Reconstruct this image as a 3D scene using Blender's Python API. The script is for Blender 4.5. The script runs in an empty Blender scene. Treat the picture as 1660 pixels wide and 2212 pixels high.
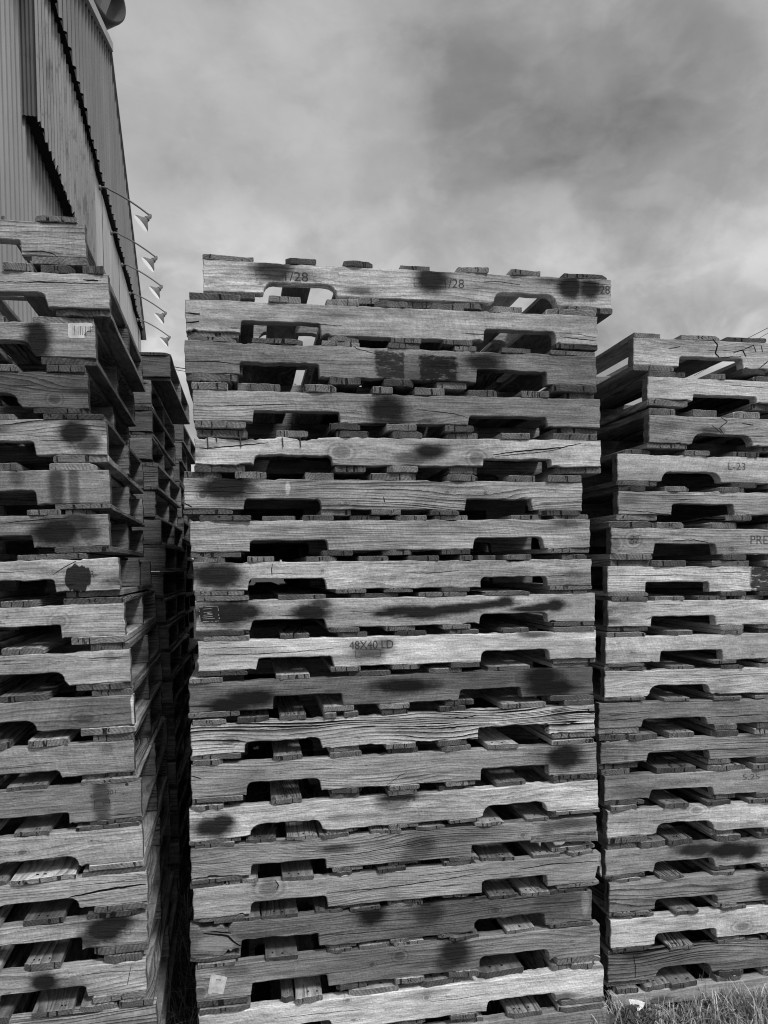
import bpy, math, random
from mathutils import Vector, Matrix

scene = bpy.context.scene
COL = scene.collection
R = math.radians
rng = random.Random(7)

# ------------------------------------------------------------------ camera
F = 1662.0                      # focal length in pixels of a 1660 x 2212 frame
PITCH, ROLL, VH, CZ = R(1.6), R(0.95), 1226.0, 1.49
CY = VH + F * math.tan(PITCH)   # principal row
cam_rot = Matrix.Rotation(math.pi / 2 - PITCH, 3, 'X') @ Matrix.Rotation(-ROLL, 3, 'Z')
cd = bpy.data.cameras.new('camera')
cam = bpy.data.objects.new('camera', cd)
COL.objects.link(cam)
cam.location = (0, 0, CZ)
cam.rotation_euler = cam_rot.to_euler()
cd.sensor_fit = 'HORIZONTAL'
cd.sensor_width = 36
cd.lens = 36 * F / 1660
cd.shift_y = (CY - 1106) / 1660
cd.clip_start = 0.05
cd.clip_end = 2000
scene.camera = cam
CAM = Vector((0, 0, CZ))


def ray(u, v):
    return cam_rot @ Vector(((u - 830) / F, -(v - CY) / F, -1))


def at_y(u, v, y):
    d = ray(u, v)
    return CAM + d * (y / d.y)


# ------------------------------------------------------------------ node helpers
class NT:
    def __init__(self, tree):
        self.t = tree
        self.n = tree.nodes
        self.l = tree.links

    def put(self, sock, v):
        if isinstance(v, bpy.types.NodeSocket):
            self.l.new(v, sock)
        elif v is not None:
            sock.default_value = v

    def node(self, kind, **kw):
        n = self.n.new(kind)
        for k, v in kw.items():
            setattr(n, k, v)
        return n

    def math(self, op, a, b=None, c=None, clamp=False):
        n = self.node('ShaderNodeMath', operation=op, use_clamp=clamp)
        self.put(n.inputs[0], a)
        if b is not None:
            self.put(n.inputs[1], b)
        if c is not None:
            self.put(n.inputs[2], c)
        return n.outputs[0]

    def add(self, a, b): return self.math('ADD', a, b)
    def mul(self, a, b): return self.math('MULTIPLY', a, b)
    def sub(self, a, b): return self.math('SUBTRACT', a, b)
    def mx(self, a, b): return self.math('MAXIMUM', a, b)

    def vmath(self, op, a, b=None):
        n = self.node('ShaderNodeVectorMath', operation=op)
        self.put(n.inputs[0], a)
        if b is not None:
            self.put(n.inputs[1], b)
        return n.outputs['Value'] if op in ('LENGTH', 'DOT_PRODUCT', 'DISTANCE') else n.outputs['Vector']

    def step(self, v, a, b, lo=0.0, hi=1.0):
        n = self.node('ShaderNodeMapRange', interpolation_type='SMOOTHSTEP')
        self.put(n.inputs['Value'], v)
        self.put(n.inputs['From Min'], a)
        self.put(n.inputs['From Max'], b)
        self.put(n.inputs['To Min'], lo)
        self.put(n.inputs['To Max'], hi)
        return n.outputs['Result']

    def lin(self, v, a, b, lo=0.0, hi=1.0):
        n = self.node('ShaderNodeMapRange')
        self.put(n.inputs['Value'], v)
        self.put(n.inputs['From Min'], a)
        self.put(n.inputs['From Max'], b)
        self.put(n.inputs['To Min'], lo)
        self.put(n.inputs['To Max'], hi)
        return n.outputs['Result']

    def noise(self, vec, scale=1.0, detail=2.0, rough=0.5, dist=0.0):
        n = self.node('ShaderNodeTexNoise')
        self.put(n.inputs['Vector'], vec)
        n.inputs['Scale'].default_value = scale
        n.inputs['Detail'].default_value = detail
        n.inputs['Roughness'].default_value = rough
        n.inputs['Distortion'].default_value = dist
        return n.outputs['Fac']

    def scaled(self, vec, s):
        return self.vmath('MULTIPLY', vec, s)


def new_mat(name):
    m = bpy.data.materials.new(name)
    m.use_nodes = True
    t = NT(m.node_tree)
    t.n.clear()
    out = t.node('ShaderNodeOutputMaterial')
    p = t.node('ShaderNodeBsdfPrincipled')
    t.l.new(p.outputs[0], out.inputs[0])
    p.inputs['Roughness'].default_value = 0.85
    p.inputs['Specular IOR Level'].default_value = 0.2
    return m, t, p


def finish(t, p, col, height=None, dist=0.002, strength=0.6):
    t.put(p.inputs['Base Color'], col)
    if height is not None:
        b = t.node('ShaderNodeBump')
        b.inputs['Strength'].default_value = strength
        b.inputs['Distance'].default_value = dist
        t.put(b.inputs['Height'], height)
        t.l.new(b.outputs[0], p.inputs['Normal'])


# ---- weathered wood, grain along local X
def wood_group():
    g = bpy.data.node_groups.new('weathered_wood', 'ShaderNodeTree')
    for nm, ty in (('Coords', 'NodeSocketVector'), ('Level', 'NodeSocketFloat'), ('Grain', 'NodeSocketFloat'),
                   ('Seed', 'NodeSocketFloat'), ('Freq', 'NodeSocketFloat')):
        g.interface.new_socket(nm, in_out='INPUT', socket_type=ty)
    for nm in ('Value', 'Height'):
        g.interface.new_socket(nm, in_out='OUTPUT', socket_type='NodeSocketFloat')
    t = NT(g)
    i = t.node('NodeGroupInput').outputs
    o = t.node('NodeGroupOutput').inputs
    comb = t.node('ShaderNodeCombineXYZ')
    t.put(comb.inputs[0], t.mul(i['Seed'], 37.0))
    t.put(comb.inputs[1], t.mul(i['Seed'], 5.3))
    t.put(comb.inputs[2], t.mul(i['Seed'], 11.7))
    P = t.vmath('ADD', i['Coords'], comb.outputs[0])
    sep = t.node('ShaderNodeSeparateXYZ')
    t.put(sep.inputs[0], i['Coords'])
    n1 = t.noise(t.scaled(P, (1.6, 9, 11)), 1, 3)
    vor = t.node('ShaderNodeTexVoronoi')
    t.put(vor.inputs['Vector'], t.scaled(P, (2.6, 9, 11)))
    vor.inputs['Scale'].default_value = 1
    vd = t.add(vor.outputs['Distance'], t.mul(t.sub(t.noise(P, 60, 2), .5), .06))
    kn = t.step(vd, .21, .06)
    swirl = t.step(vd, .75, .08)
    zz = t.add(t.add(sep.outputs[2], t.mul(sep.outputs[1], .55)),
               t.add(t.mul(t.sub(n1, .5), .05), t.mul(swirl, .022)))
    ph = t.mul(zz, i['Freq'])
    cph = t.node('ShaderNodeCombineXYZ')
    t.put(cph.inputs[0], t.add(t.mul(sep.outputs[0], .9), t.mul(i['Seed'], 13.0)))
    t.put(cph.inputs[1], t.mul(ph, .55))
    ph = t.add(ph, t.mul(t.noise(cph.outputs[0], 1, 2), 2.6))
    ph = t.add(ph, t.mul(t.noise(t.scaled(P, (9, 60, 120)), 1, 2), .35))
    fr = t.math('FRACT', ph)
    band = t.mul(t.math('POWER', fr, 2.2), t.step(fr, 1.0, .93))
    n2 = t.step(t.noise(t.scaled(P, (1.4, 5, 8)), 1, 2), .3, .7, .3, 1.35)
    fine = t.noise(t.scaled(P, (7, 170, 300)), 1, 2)
    fine2 = t.noise(t.scaled(P, (18, 90, 120)), 1, 3, .6)
    mid = t.noise(t.scaled(P, (7.5, 26, 52)), 1, 7, .7)
    fuzz = t.noise(P, 170, 3, .65)
    big = t.noise(t.scaled(P, (2.0, 5, 7)), 1, 3)
    slant = t.node('ShaderNodeCombineXYZ')
    t.put(slant.inputs[0], t.add(t.mul(sep.outputs[0], 150.0), t.mul(sep.outputs[2], t.mul(t.sub(t.math('FRACT', t.mul(i['Seed'], 3.37)), .5), 190.0))))
    t.put(slant.inputs[1], t.mul(sep.outputs[2], 9.0))
    t.put(slant.inputs[2], t.mul(i['Seed'], 23.0))
    saw = t.noise(slant.outputs[0], 1, 2, .6)
    sawm = t.step(t.noise(t.scaled(P, (1.7, 3, 3)), 1, 1), .48, .62)
    cr = t.noise(t.scaled(P, (3.0, 40, 85)), 1, 3, .55)
    crack = t.mul(t.step(cr, .665, .71), t.step(t.noise(t.scaled(P, (1.1, 6, 8)), 1, 1), .40, .58))
    grime = t.step(t.noise(t.scaled(P, (16, 30, 60)), 1, 6, .8), .55, .70)
    grime = t.mul(grime, t.step(t.noise(t.scaled(P, (1.3, 4, 9)), 1, 2), .42, .60))
    val = i['Level']
    val = t.mul(val, t.sub(1.06, t.mul(t.mul(band, n2), t.mul(i['Grain'], 1.6))))
    var = t.math('FRACT', t.mul(i['Seed'], 7.131))            # how streaky this piece is
    fa = t.add(.09, t.mul(var, .27))
    val = t.mul(val, t.add(1.0, t.mul(t.mul(t.sub(fine, .5), fa), 2.2)))
    val = t.mul(val, t.add(1.0, t.mul(t.mul(t.sub(fine2, .5), t.add(fa, .12)), 2.4)))
    val = t.mul(val, t.lin(fuzz, .3, .7, .78, 1.22))
    val = t.mul(val, t.lin(mid, .28, .72, .52, 1.42))
    val = t.mul(val, t.step(big, .3, .68, .66, 1.22))
    val = t.mul(val, t.add(1.0, t.mul(t.mul(t.sub(saw, .5), sawm), .55)))
    val = t.mul(val, t.sub(1.0, t.mul(kn, .75)))
    val = t.mul(val, t.sub(1.0, t.mul(crack, .72)))
    val = t.mul(val, t.sub(1.0, t.mul(grime, .68)))
    t.put(o['Value'], val)
    h = t.add(t.mul(t.mul(band, i['Grain']), -.8), t.mul(fine, .6))
    h = t.add(h, t.mul(fine2, .8))
    h = t.add(h, t.mul(fuzz, .7))
    h = t.add(h, t.mul(mid, .8))
    h = t.add(h, t.mul(t.mul(saw, sawm), .35))
    h = t.sub(h, t.mul(crack, 2.0))
    t.put(o['Height'], h)
    return g


WG = wood_group()


def wood_material(name, feats=()):
    """feats: (kind, x, z, rx, rz, strength) in metres on the board's face"""
    m, t, p = new_mat(name)
    tc = t.node('ShaderNodeTexCoord').outputs['Object']
    oi = t.node('ShaderNodeObjectInfo')
    sc = t.node('ShaderNodeSeparateColor')
    t.l.new(oi.outputs['Color'], sc.inputs[0])
    g = t.node('ShaderNodeGroup', node_tree=WG)
    t.put(g.inputs['Coords'], tc)
    t.put(g.inputs['Level'], sc.outputs[0])
    t.put(g.inputs['Grain'], sc.outputs[1])
    t.put(g.inputs['Seed'], t.add(t.mul(sc.outputs[2], 9.7), oi.outputs['Random']))
    t.put(g.inputs['Freq'], t.mul(oi.outputs['Alpha'], 150.0))
    val = g.outputs['Value']
    if feats:
        wob = t.noise(tc, 34, 4, .65)
        wob2 = t.noise(t.vmath('ADD', tc, (3.3, 1.7, 9.1)), 11, 2, .5)
        grn = g.outputs['Height']
        drip = t.noise(t.scaled(tc, (90, 90, 9)), 1, 2)
        spr = None
        for kind, x, z, rx, rz, s in feats:
            d = t.vmath('LENGTH', t.vmath('MULTIPLY', t.vmath('SUBTRACT', tc, (x, 0, z)), (1 / rx, 0, 1 / rz)))
            if kind == 's':
                d = t.add(t.add(d, t.mul(t.sub(wob, .5), .5)), t.add(t.mul(t.sub(wob2, .5), .85), t.mul(t.sub(grn, .6), .12)))
                msk = t.step(d, 1.62, .62, 0.0, min(1, s * 1.25))
                spr = msk if spr is None else t.mx(spr, msk)
            elif kind == 'h':                               # hard edged paint with runs
                d = t.add(d, t.mul(t.sub(drip, .5), .8))
                msk = t.step(d, 1.02, .94, 0.0, s)
                spr = msk if spr is None else t.mx(spr, msk)
            elif kind == 'r':                               # square edged patch
                sp = t.node('ShaderNodeSeparateXYZ')
                t.put(sp.inputs[0], t.vmath('ABSOLUTE', t.vmath('MULTIPLY', t.vmath('SUBTRACT', tc, (x, 0, z)), (1 / rx, 0, 1 / rz))))
                d = t.mx(sp.outputs[0], sp.outputs[2])
                d = t.add(d, t.mul(t.sub(wob, .5), .7))
                msk = t.mul(t.step(d, 1.12, .90, 0.0, s), t.step(t.noise(t.scaled(tc, (25, 20, 70)), 1, 5, .75), .66, .52, .25, 1))
                spr = msk if spr is None else t.mx(spr, msk)
            elif kind == 'k':
                dd = t.add(d, t.mul(t.sub(wob, .5), .35))
                dark = t.step(dd, 1.1, .6, 0.0, .5 * s)
                rings = t.mul(t.step(dd, 2.6, .9), t.mul(t.add(t.mul(t.math('SINE', t.mul(dd, 9.5)), .5), .5), .42))
                val = t.mul(val, t.sub(1.0, t.mx(dark, rings)))
            elif kind == 'w':                               # pale raw patch
                d = t.add(d, t.mul(t.sub(wob, .5), .9))
                val = t.add(val, t.step(d, 1.1, .6, 0.0, .25 * s))
        if spr is not None:
            paint = t.mul(val, .035)
            paint = t.add(paint, .004)
            mixn = t.node('ShaderNodeMix', data_type='FLOAT')
            t.put(mixn.inputs[0], spr)
            t.put(mixn.inputs[2], val)
            t.put(mixn.inputs[3], paint)
            val = mixn.outputs[0]
    finish(t, p, val, g.outputs['Height'], .0022, .75)
    return m


def end_material():
    m, t, p = new_mat('wood_end_grain')
    tc = t.node('ShaderNodeTexCoord').outputs['Object']
    oi = t.node('ShaderNodeObjectInfo')
    sc = t.node('ShaderNodeSeparateColor')
    t.l.new(oi.outputs['Color'], sc.inputs[0])
    cmb = t.node('ShaderNodeCombineXYZ')
    t.put(cmb.inputs[1], t.mul(t.sub(oi.outputs['Random'], .5), .22))
    t.put(cmb.inputs[2], -.03)
    q = t.vmath('SUBTRACT', t.scaled(tc, (0, 1, 1)), cmb.outputs[0])
    d = t.vmath('LENGTH', q)
    d = t.add(d, t.mul(t.noise(tc, 45, 2), .012))
    ring = t.add(t.mul(t.math('SINE', t.mul(d, 900)), .5), .5)
    sp = t.vmath('ADD', tc, t.vmath('SCALE', (7, 3, 5), None))
    shift = t.node('ShaderNodeCombineXYZ')
    t.put(shift.inputs[0], t.mul(oi.outputs['Random'], 50))
    t.put(shift.inputs[1], t.mul(oi.outputs['Random'], 31))
    P = t.vmath('ADD', tc, shift.outputs[0])
    ck = t.step(t.noise(t.scaled(P, (20, 85, 9)), 1, 2), .63, .67)
    rough = t.noise(P, 260, 3, .7)
    blotch = t.noise(t.scaled(P, (30, 22, 30)), 1, 3)
    v = t.mul(sc.outputs[0], .52)
    v = t.mul(v, t.sub(1.05, t.mul(ring, .38)))
    v = t.mul(v, t.lin(rough, .3, .7, .62, 1.35))
    v = t.mul(v, t.lin(blotch, .3, .7, .6, 1.3))
    v = t.mul(v, t.sub(1.0, t.mul(ck, .85)))
    finish(t, p, v, t.sub(rough, t.mul(ck, 3)), .003, .9)
    return m


def plain_mat(name, level, rough=.8, nscale=20, amp=.3, metal=0.0, bump=0.0, stretch=(1, 1, 1)):
    m, t, p = new_mat(name)
    tc = t.node('ShaderNodeTexCoord').outputs['Object']
    n = t.noise(t.scaled(tc, stretch), nscale, 4, .6)
    v = t.mul(t.lin(n, .25, .75, 1 - amp, 1 + amp), level)
    p.inputs['Roughness'].default_value = rough
    p.inputs['Metallic'].default_value = metal
    finish(t, p, v, n if bump else None, bump or .001, .5)
    return m


WOOD = wood_material('weathered_wood')
END = end_material()
CRACK = plain_mat('dark_split', .006, 1)


def ink_mat(name, level, cover):
    m, t, p = new_mat(name)
    tc = t.node('ShaderNodeTexCoord').outputs['Object']
    p.inputs['Base Color'].default_value = (level, level, level, 1)
    n = t.noise(t.scaled(tc, (110, 110, 320)), 1, 4, .7)
    a = t.mul(t.step(n, .70, .50), cover)
    t.put(p.inputs['Alpha'], a)
    return m


INK = ink_mat('stamp_ink', .04, .78)
INK2 = ink_mat('faded_stamp_ink', .04, .6)
NAIL = plain_mat('rusty_nail', .05, .6, 200, .5)


# ------------------------------------------------------------------ mesh helpers
def mesh_obj(name, verts, faces, mats, fmat=None, parent=None, smooth=False):
    me = bpy.data.meshes.new(name)
    me.from_pydata([tuple(v) for v in verts], [], faces)
    for m in mats:
        me.materials.append(m)
    if fmat:
        me.polygons.foreach_set('material_index', fmat)
    if smooth:
        me.polygons.foreach_set('use_smooth', [True] * len(faces))
    me.update()
    o = bpy.data.objects.new(name, me)
    COL.objects.link(o)
    if parent is not None:
        o.parent = parent
    return o


def tag(o, label=None, cat=None, group=None, kind=None):
    if label: o['label'] = label
    if cat: o['category'] = cat
    if group: o['group'] = group
    if kind: o['kind'] = kind
    return o


class MB:
    """collects shapes for one mesh"""
    def __init__(s):
        s.v, s.f, s.m = [], [], []

    def poly(s, pts, mi=0):
        b = len(s.v)
        s.v += [Vector(p) for p in pts]
        s.f.append(tuple(range(b, b + len(pts))))
        s.m.append(mi)

    def box(s, x0, x1, y0, y1, z0, z1, mi=0, M=None):
        b = len(s.v)
        c = [Vector((x, y, z)) for z in (z0, z1) for y in (y0, y1) for x in (x0, x1)]
        if M is not None:
            c = [M @ p for p in c]
        s.v += c
        for q in ((0, 2, 3, 1), (4, 5, 7, 6), (0, 1, 5, 4), (2, 6, 7, 3), (0, 4, 6, 2), (1, 3, 7, 5)):
            s.f.append(tuple(b + k for k in q))
            s.m.append(mi)

    def tube(s, pts, r, n=8, mi=0, radii=None):
        pts = [Vector(p) for p in pts]
        b = len(s.v)
        for k, p in enumerate(pts):
            d = (pts[min(k + 1, len(pts) - 1)] - pts[max(k - 1, 0)]).normalized()
            a = d.cross(Vector((0.13, 0.21, 1))).normalized()
            c = d.cross(a)
            rr = radii[k] if radii else r
            for j in range(n):
                an = 2 * math.pi * j / n
                s.v.append(p + (a * math.cos(an) + c * math.sin(an)) * rr)
        for k in range(len(pts) - 1):
            for j in range(n):
                j2 = (j + 1) % n
                s.f.append((b + k * n + j, b + (k + 1) * n + j, b + (k + 1) * n + j2, b + k * n + j2))
                s.m.append(mi)
        s.f.append(tuple(b + j for j in range(n)))
        s.m.append(mi)
        e = b + (len(pts) - 1) * n
        s.f.append(tuple(e + j for j in reversed(range(n))))
        s.m.append(mi)

    def build(s, name, mats, parent=None, smooth=False):
        return mesh_obj(name, s.v, s.f, mats if isinstance(mats, (list, tuple)) else [mats], s.m, parent, smooth)


def empty(name, M):
    o = bpy.data.objects.new(name, None)
    COL.objects.link(o)
    o.matrix_world = M
    o.empty_display_size = .1
    return o


# ------------------------------------------------------------------ boards
BL, BW, BT = 1.0, .09, .018


def board_mesh(name, r, ragged=.003, wane=False, split=False):
    v, f, fm = [], [], []
    ys = [-.5, -.478, -.34, -.17, 0, .17, .34, .478, .5]
    nj = len(ys)
    xs = [-.5, -.4975, -.488, -.44, -.3, -.1, .1, .3, .44, .488, .4975, .5]
    j0 = [r.uniform(-1, 1) * ragged for _ in range(nj)]
    j1 = [r.uniform(-1, 1) * ragged for _ in range(nj)]
    j0[1], j0[-2] = j0[0], j0[-1]
    if r.random() < .4:                                      # chipped corner
        k = r.choice([0, 1])
        d = r.uniform(.006, .018)
        for q in ((0, 1) if k == 0 else (nj - 1, nj - 2)): j0[q] += d
    sk = r.uniform(-.005, .005)
    bow = r.uniform(-.0012, .0012)
    zn = [r.uniform(-.0006, .0006) for _ in range(nj)]
    sp = r.choice([3, 4, 5]) if split else None
    for a, x in enumerate(xs):
        wob = r.uniform(-.0012, .0012)
        endst = a in (0, len(xs) - 1)
        for side in (1, -1):
            for j in range(nj):
                jj = j if side == 1 else nj - 1 - j
                y = BW * ys[jj]
                edge = jj in (0, nj - 1)
                zz = BT / 2 - (.0022 if edge else 0) - (.0012 if endst else 0)
                if wane and jj < 2 and side == 1:
                    zz -= .005
                xx = x
                if a < 3: xx += j0[jj] * (1 if a < 2 else .6) + sk * ys[jj] * 2
                if a > len(xs) - 3: xx += j1[jj]
                yy = y + (wob if edge else 0)
                if sp is not None and a < 4 and not edge:    # open end split
                    yy += .0016 * (1 if jj >= sp else -1)
                v.append((xx, yy, side * (zz + zn[jj]) + bow * math.cos(x * 3.1)))
    n = 2 * nj
    for a in range(len(xs) - 1):
        for j in range(n):
            j2 = (j + 1) % n
            f.append((a * n + j, a * n + j2, (a + 1) * n + j2, (a + 1) * n + j))
            fm.append(0)
    e = (len(xs) - 1) * n
    for j in range(nj - 1):
        f.append((j, n - 1 - j, n - 2 - j, j + 1)); fm.append(1)
        f.append((e + j, e + j + 1, e + n - 2 - j, e + n - 1 - j)); fm.append(1)
    for q in range(r.choice([0, 0, 1, 1, 2])):               # checks in the front end
        y = BW * r.uniform(-.42, .42)
        w = r.uniform(.001, .0024)
        x = -.5 - ragged - abs(sk) - .0004
        jj = min(range(nj), key=lambda k: abs(ys[k] * BW - y))
        x = -.5 + j0[jj] + sk * ys[jj] * 2 - .0012
        kk = r.uniform(-.003, .003)
        zt, zb = BT / 2 - .0015, -BT / 2 + r.choice([.001, .001, .006])
        b = len(v)
        v += [(x, y - w / 2, zb), (x, y + w / 2, zb), (x, y + w / 2 + kk, 0), (x, y - w / 2 + kk, 0), (x, y + w / 2, zt), (x, y - w / 2, zt)]
        f.append((b, b + 3, b + 2, b + 1)); f.append((b + 3, b + 5, b + 4, b + 2)); fm += [2, 2]
    for x in (-.48, 0.0):                                    # nail heads on the upper face
        for q in range(r.choice([2, 2, 3])):
            y = BW * r.uniform(-.32, .32)
            xx = x + r.uniform(-.006, .006)
            b = len(v)
            z = BT / 2 + .0012 + bow * math.cos(xx * 3.1)
            v += [(xx - .004, y - .0022, z), (xx + .004, y - .0022, z), (xx + .004, y + .0022, z), (xx - .004, y + .0022, z)]
            f.append((b, b + 1, b + 2, b + 3)); fm.append(2)
    me = bpy.data.meshes.new(name)
    me.from_pydata(v, [], f)
    me.materials.append(WOOD); me.materials.append(END); me.materials.append(CRACK)
    me.polygons.foreach_set('material_index', fm)
    me.update()
    return me


BOARDS = [board_mesh('board', random.Random(100 + k), .0012 + .001 * (k % 4), k % 5 == 3, k % 3 == 1) for k in range(18)]


# ------------------------------------------------------------------ stringers
def outline(L, H, notches, bites, r, rough=.0007, detail=True):
    """counter-clockwise outline seen from the front; notches (x0,x1,depth,style); bites (side,x0,x1,depth)"""
    st = .022 if detail else .2
    ph = [r.uniform(0, 6.28) for _ in range(6)]

    def nz(x, k):
        return rough * (math.sin(x * 31 + ph[k]) + .7 * math.sin(x * 83 + ph[k + 1]) + .5 * math.sin(x * 190 + ph[k + 2]))

    prof = []
    for s, a, b, dep in bites:
        k, hs = a, []
        while k < b:
            hs.append((k, dep * r.choice([.25, .55, .8, 1.0, 1.1])))
            k += r.choice([.006, .012, .025, .04])
        prof.append((s, a, b, hs))

    def bite(side, x):
        d = 0
        for s, a, b, hs in prof:
            if s == side and a <= x <= b:
                q = min(1, (x - a) / .010, (b - x) / .006)
                lv = 0
                for k, (x0, h) in enumerate(hs):
                    if x >= x0:
                        nx = hs[k + 1][1] if k + 1 < len(hs) else h
                        x1 = hs[k + 1][0] if k + 1 < len(hs) else b
                        f = max(0, (x - x0) / max(1e-4, x1 - x0) - .7) / .3
                        lv = h + (nx - h) * min(1, f)
                d = max(d, lv * max(0, q))
        return d
    cuts = sorted(set([0, L] + [q for s, a, b, d in bites for q in (a, a + .012, b - .012, b) if 0 < q < L]))

    def xs(a, b):
        pts = [a]
        x = a
        while x < b - 1e-6:
            near = any(s_a - .01 < x < s_b + .01 for _, s_a, s_b, _ in bites)
            x = min(b, x + (.007 if near and detail else st))
            if b - x < .004: x = b
            pts.append(x)
        return pts
    P = []
    segs = []
    x = 0.0
    for a, b, dep, style in notches:
        segs.append((x, a, None))
        segs.append((a, b, (dep, style)))
        x = b
    segs.append((x, L, None))
    for a, b, nt in segs:
        if nt is None:
            for q in xs(a, b):
                P.append((q, nz(q, 0) + bite('b', q)))
        else:
            dep, style = nt
            rr = r.uniform(.024, .034) if style == 'arc' else r.choice([.006, .009, .011, .013, .016])
            rr = min(rr, dep - .003)
            sl = r.uniform(.006, .016) if style == 'arc' else r.uniform(.0005, .005)
            dep = dep + r.uniform(-.0025, .0025)
            for k in range(5):
                an = math.pi / 2 * k / 4
                P.append((a + sl + rr * (1 - math.cos(an)) + nz(a * 3 + k, 1), dep - rr + rr * math.sin(an)))
            for q in xs(a + sl + rr, b - sl - rr)[1:-1]:
                P.append((q, dep + nz(q, 1)))
            for k in range(5):
                an = math.pi / 2 * (1 - k / 4)
                P.append((b - sl - rr * (1 - math.cos(an)) + nz(b * 3 + k, 1), dep - rr + rr * math.sin(an)))
    nb = len(P)
    ne = 6 if detail else 1
    for k in range(1, ne):
        P.append((L + r.uniform(-1, 1) * .0022, H * k / ne))
    ntop0 = len(P)
    for q in reversed(xs(0, L)):
        P.append((q, H + nz(q, 3) - bite('t', q)))
    ntop1 = len(P)
    for k in range(ne - 1, 0, -1):
        P.append((r.uniform(-1, 1) * .0022, H * k / ne))
    ends = set(range(nb - 1, ntop0)) | set(range(ntop1 - 1, len(P)))
    Q = []
    E2 = set()
    for k, p in enumerate(P):                                # drop duplicates
        if Q and (abs(Q[-1][0] - p[0]) + abs(Q[-1][1] - p[1])) < .0012:
            continue
        if k in ends: E2.add(len(Q))
        Q.append(p)
    return Q, E2


def stringer_mesh(name, P, ends, T, mat, cracks=()):
    n = len(P)
    c = .0022
    ins = []
    for k in range(n):
        a, b = Vector(P[k - 1]), Vector(P[(k + 1) % n])
        d = (b - a)
        d = d.normalized() if d.length > 1e-6 else Vector((1, 0))
        nn = Vector((-d.y, d.x))
        ins.append((P[k][0] + nn.x * c, P[k][1] + nn.y * c))
    v = []
    for y, ring in ((0, ins), (c, P), (T - c, P), (T, ins)):
        v += [(x, y, z) for x, z in ring]
    f = [tuple(range(n))]
    fm = [0]
    for a in range(3):
        for k in range(n):
            k2 = (k + 1) % n
            f.append((a * n + k, (a + 1) * n + k, (a + 1) * n + k2, a * n + k2))
            fm.append(1 if (k in ends and a == 1) else 0)
    f.append(tuple(3 * n + k for k in reversed(range(n))))
    fm.append(0)
    rr = random.Random(len(P))
    for line, w in cracks:                                   # open splits on the front face
        pts = []
        for (x0, z0), (x1, z1) in zip(line[:-1], line[1:]):
            m = max(2, int(math.hypot(x1 - x0, z1 - z0) / .012))
            for k in range(m):
                q = k / m
                pts.append((x0 + (x1 - x0) * q, z0 + (z1 - z0) * q + rr.uniform(-.0009, .0009)))
        pts.append(line[-1])
        for k in range(len(pts) - 1):
            (x0, z0), (x1, z1) = pts[k], pts[k + 1]
            q0, q1 = k / len(pts), (k + 1) / len(pts)
            w0 = w * (.25 + .75 * math.sin(math.pi * min(.97, q0 * .9 + .08)))
            w1 = w * (.25 + .75 * math.sin(math.pi * min(.97, q1 * .9 + .08)))
            dx, dz = x1 - x0, z1 - z0
            ll = math.hypot(dx, dz) or 1
            nx, nz_ = -dz / ll, dx / ll
            b = len(v)
            v += [(x0 - nx * w0 / 2, -.0006, z0 - nz_ * w0 / 2), (x1 - nx * w1 / 2, -.0006, z1 - nz_ * w1 / 2),
                  (x1 + nx * w1 / 2, -.0006, z1 + nz_ * w1 / 2), (x0 + nx * w0 / 2, -.0006, z0 + nz_ * w0 / 2)]
            f.append((b, b + 1, b + 2, b + 3))
            fm.append(2)
    me = bpy.data.meshes.new(name)
    me.from_pydata(v, [], f)
    for m in (mat, END, CRACK):
        me.materials.append(m)
    me.polygons.foreach_set('material_index', fm)
    me.update()
    return me


def std_notches(L, style='sq', dep=.038):
    return [(.155, .383, dep, style), (L - .383, L - .155, dep, style)]


BACKS = []
for k in range(6):
    rr = random.Random(300 + k)
    Pq, Eq = outline(1.219, .089, std_notches(1.219, 'arc' if k % 3 == 0 else 'sq'), [], rr)
    BACKS.append(stringer_mesh('stringer', Pq, Eq, .037, WOOD))

DECK = [(.0, .14), (.205, .294), (.378, .467), (.565, .654), (.752, .841), (.925, 1.014), (1.079, 1.219)]
BOTT = [(.0, .14), (.395, .484), (.565, .654), (.735, .824), (1.079, 1.219)]
PALLETS = []


def stamp_text(parent, txt, x0, x1, z, h, mat):
    cu = bpy.data.curves.new('stamp', 'FONT')
    cu.body = txt
    cu.size = 1
    tmp = bpy.data.objects.new('stamp', cu)
    COL.objects.link(tmp)
    dg = bpy.context.evaluated_depsgraph_get()
    me = bpy.data.meshes.new_from_object(tmp.evaluated_get(dg))
    bpy.data.objects.remove(tmp)
    bpy.data.curves.remove(cu)
    xs = [v.co.x for v in me.vertices]
    ys = [v.co.y for v in me.vertices]
    ax, bx, ay, by = min(xs), max(xs), min(ys), max(ys)
    for v in me.vertices:
        X = x0 + (v.co.x - ax) / (bx - ax) * (x1 - x0)
        Z = z - h / 2 + (v.co.y - ay) / (by - ay) * h
        v.co = (X, -.0009, Z)
    me.materials.clear()
    me.materials.append(mat)
    me.name = 'printed_stamp'
    o = bpy.data.objects.new('printed_stamp', me)
    COL.objects.link(o)
    o.parent = parent
    return o


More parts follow.
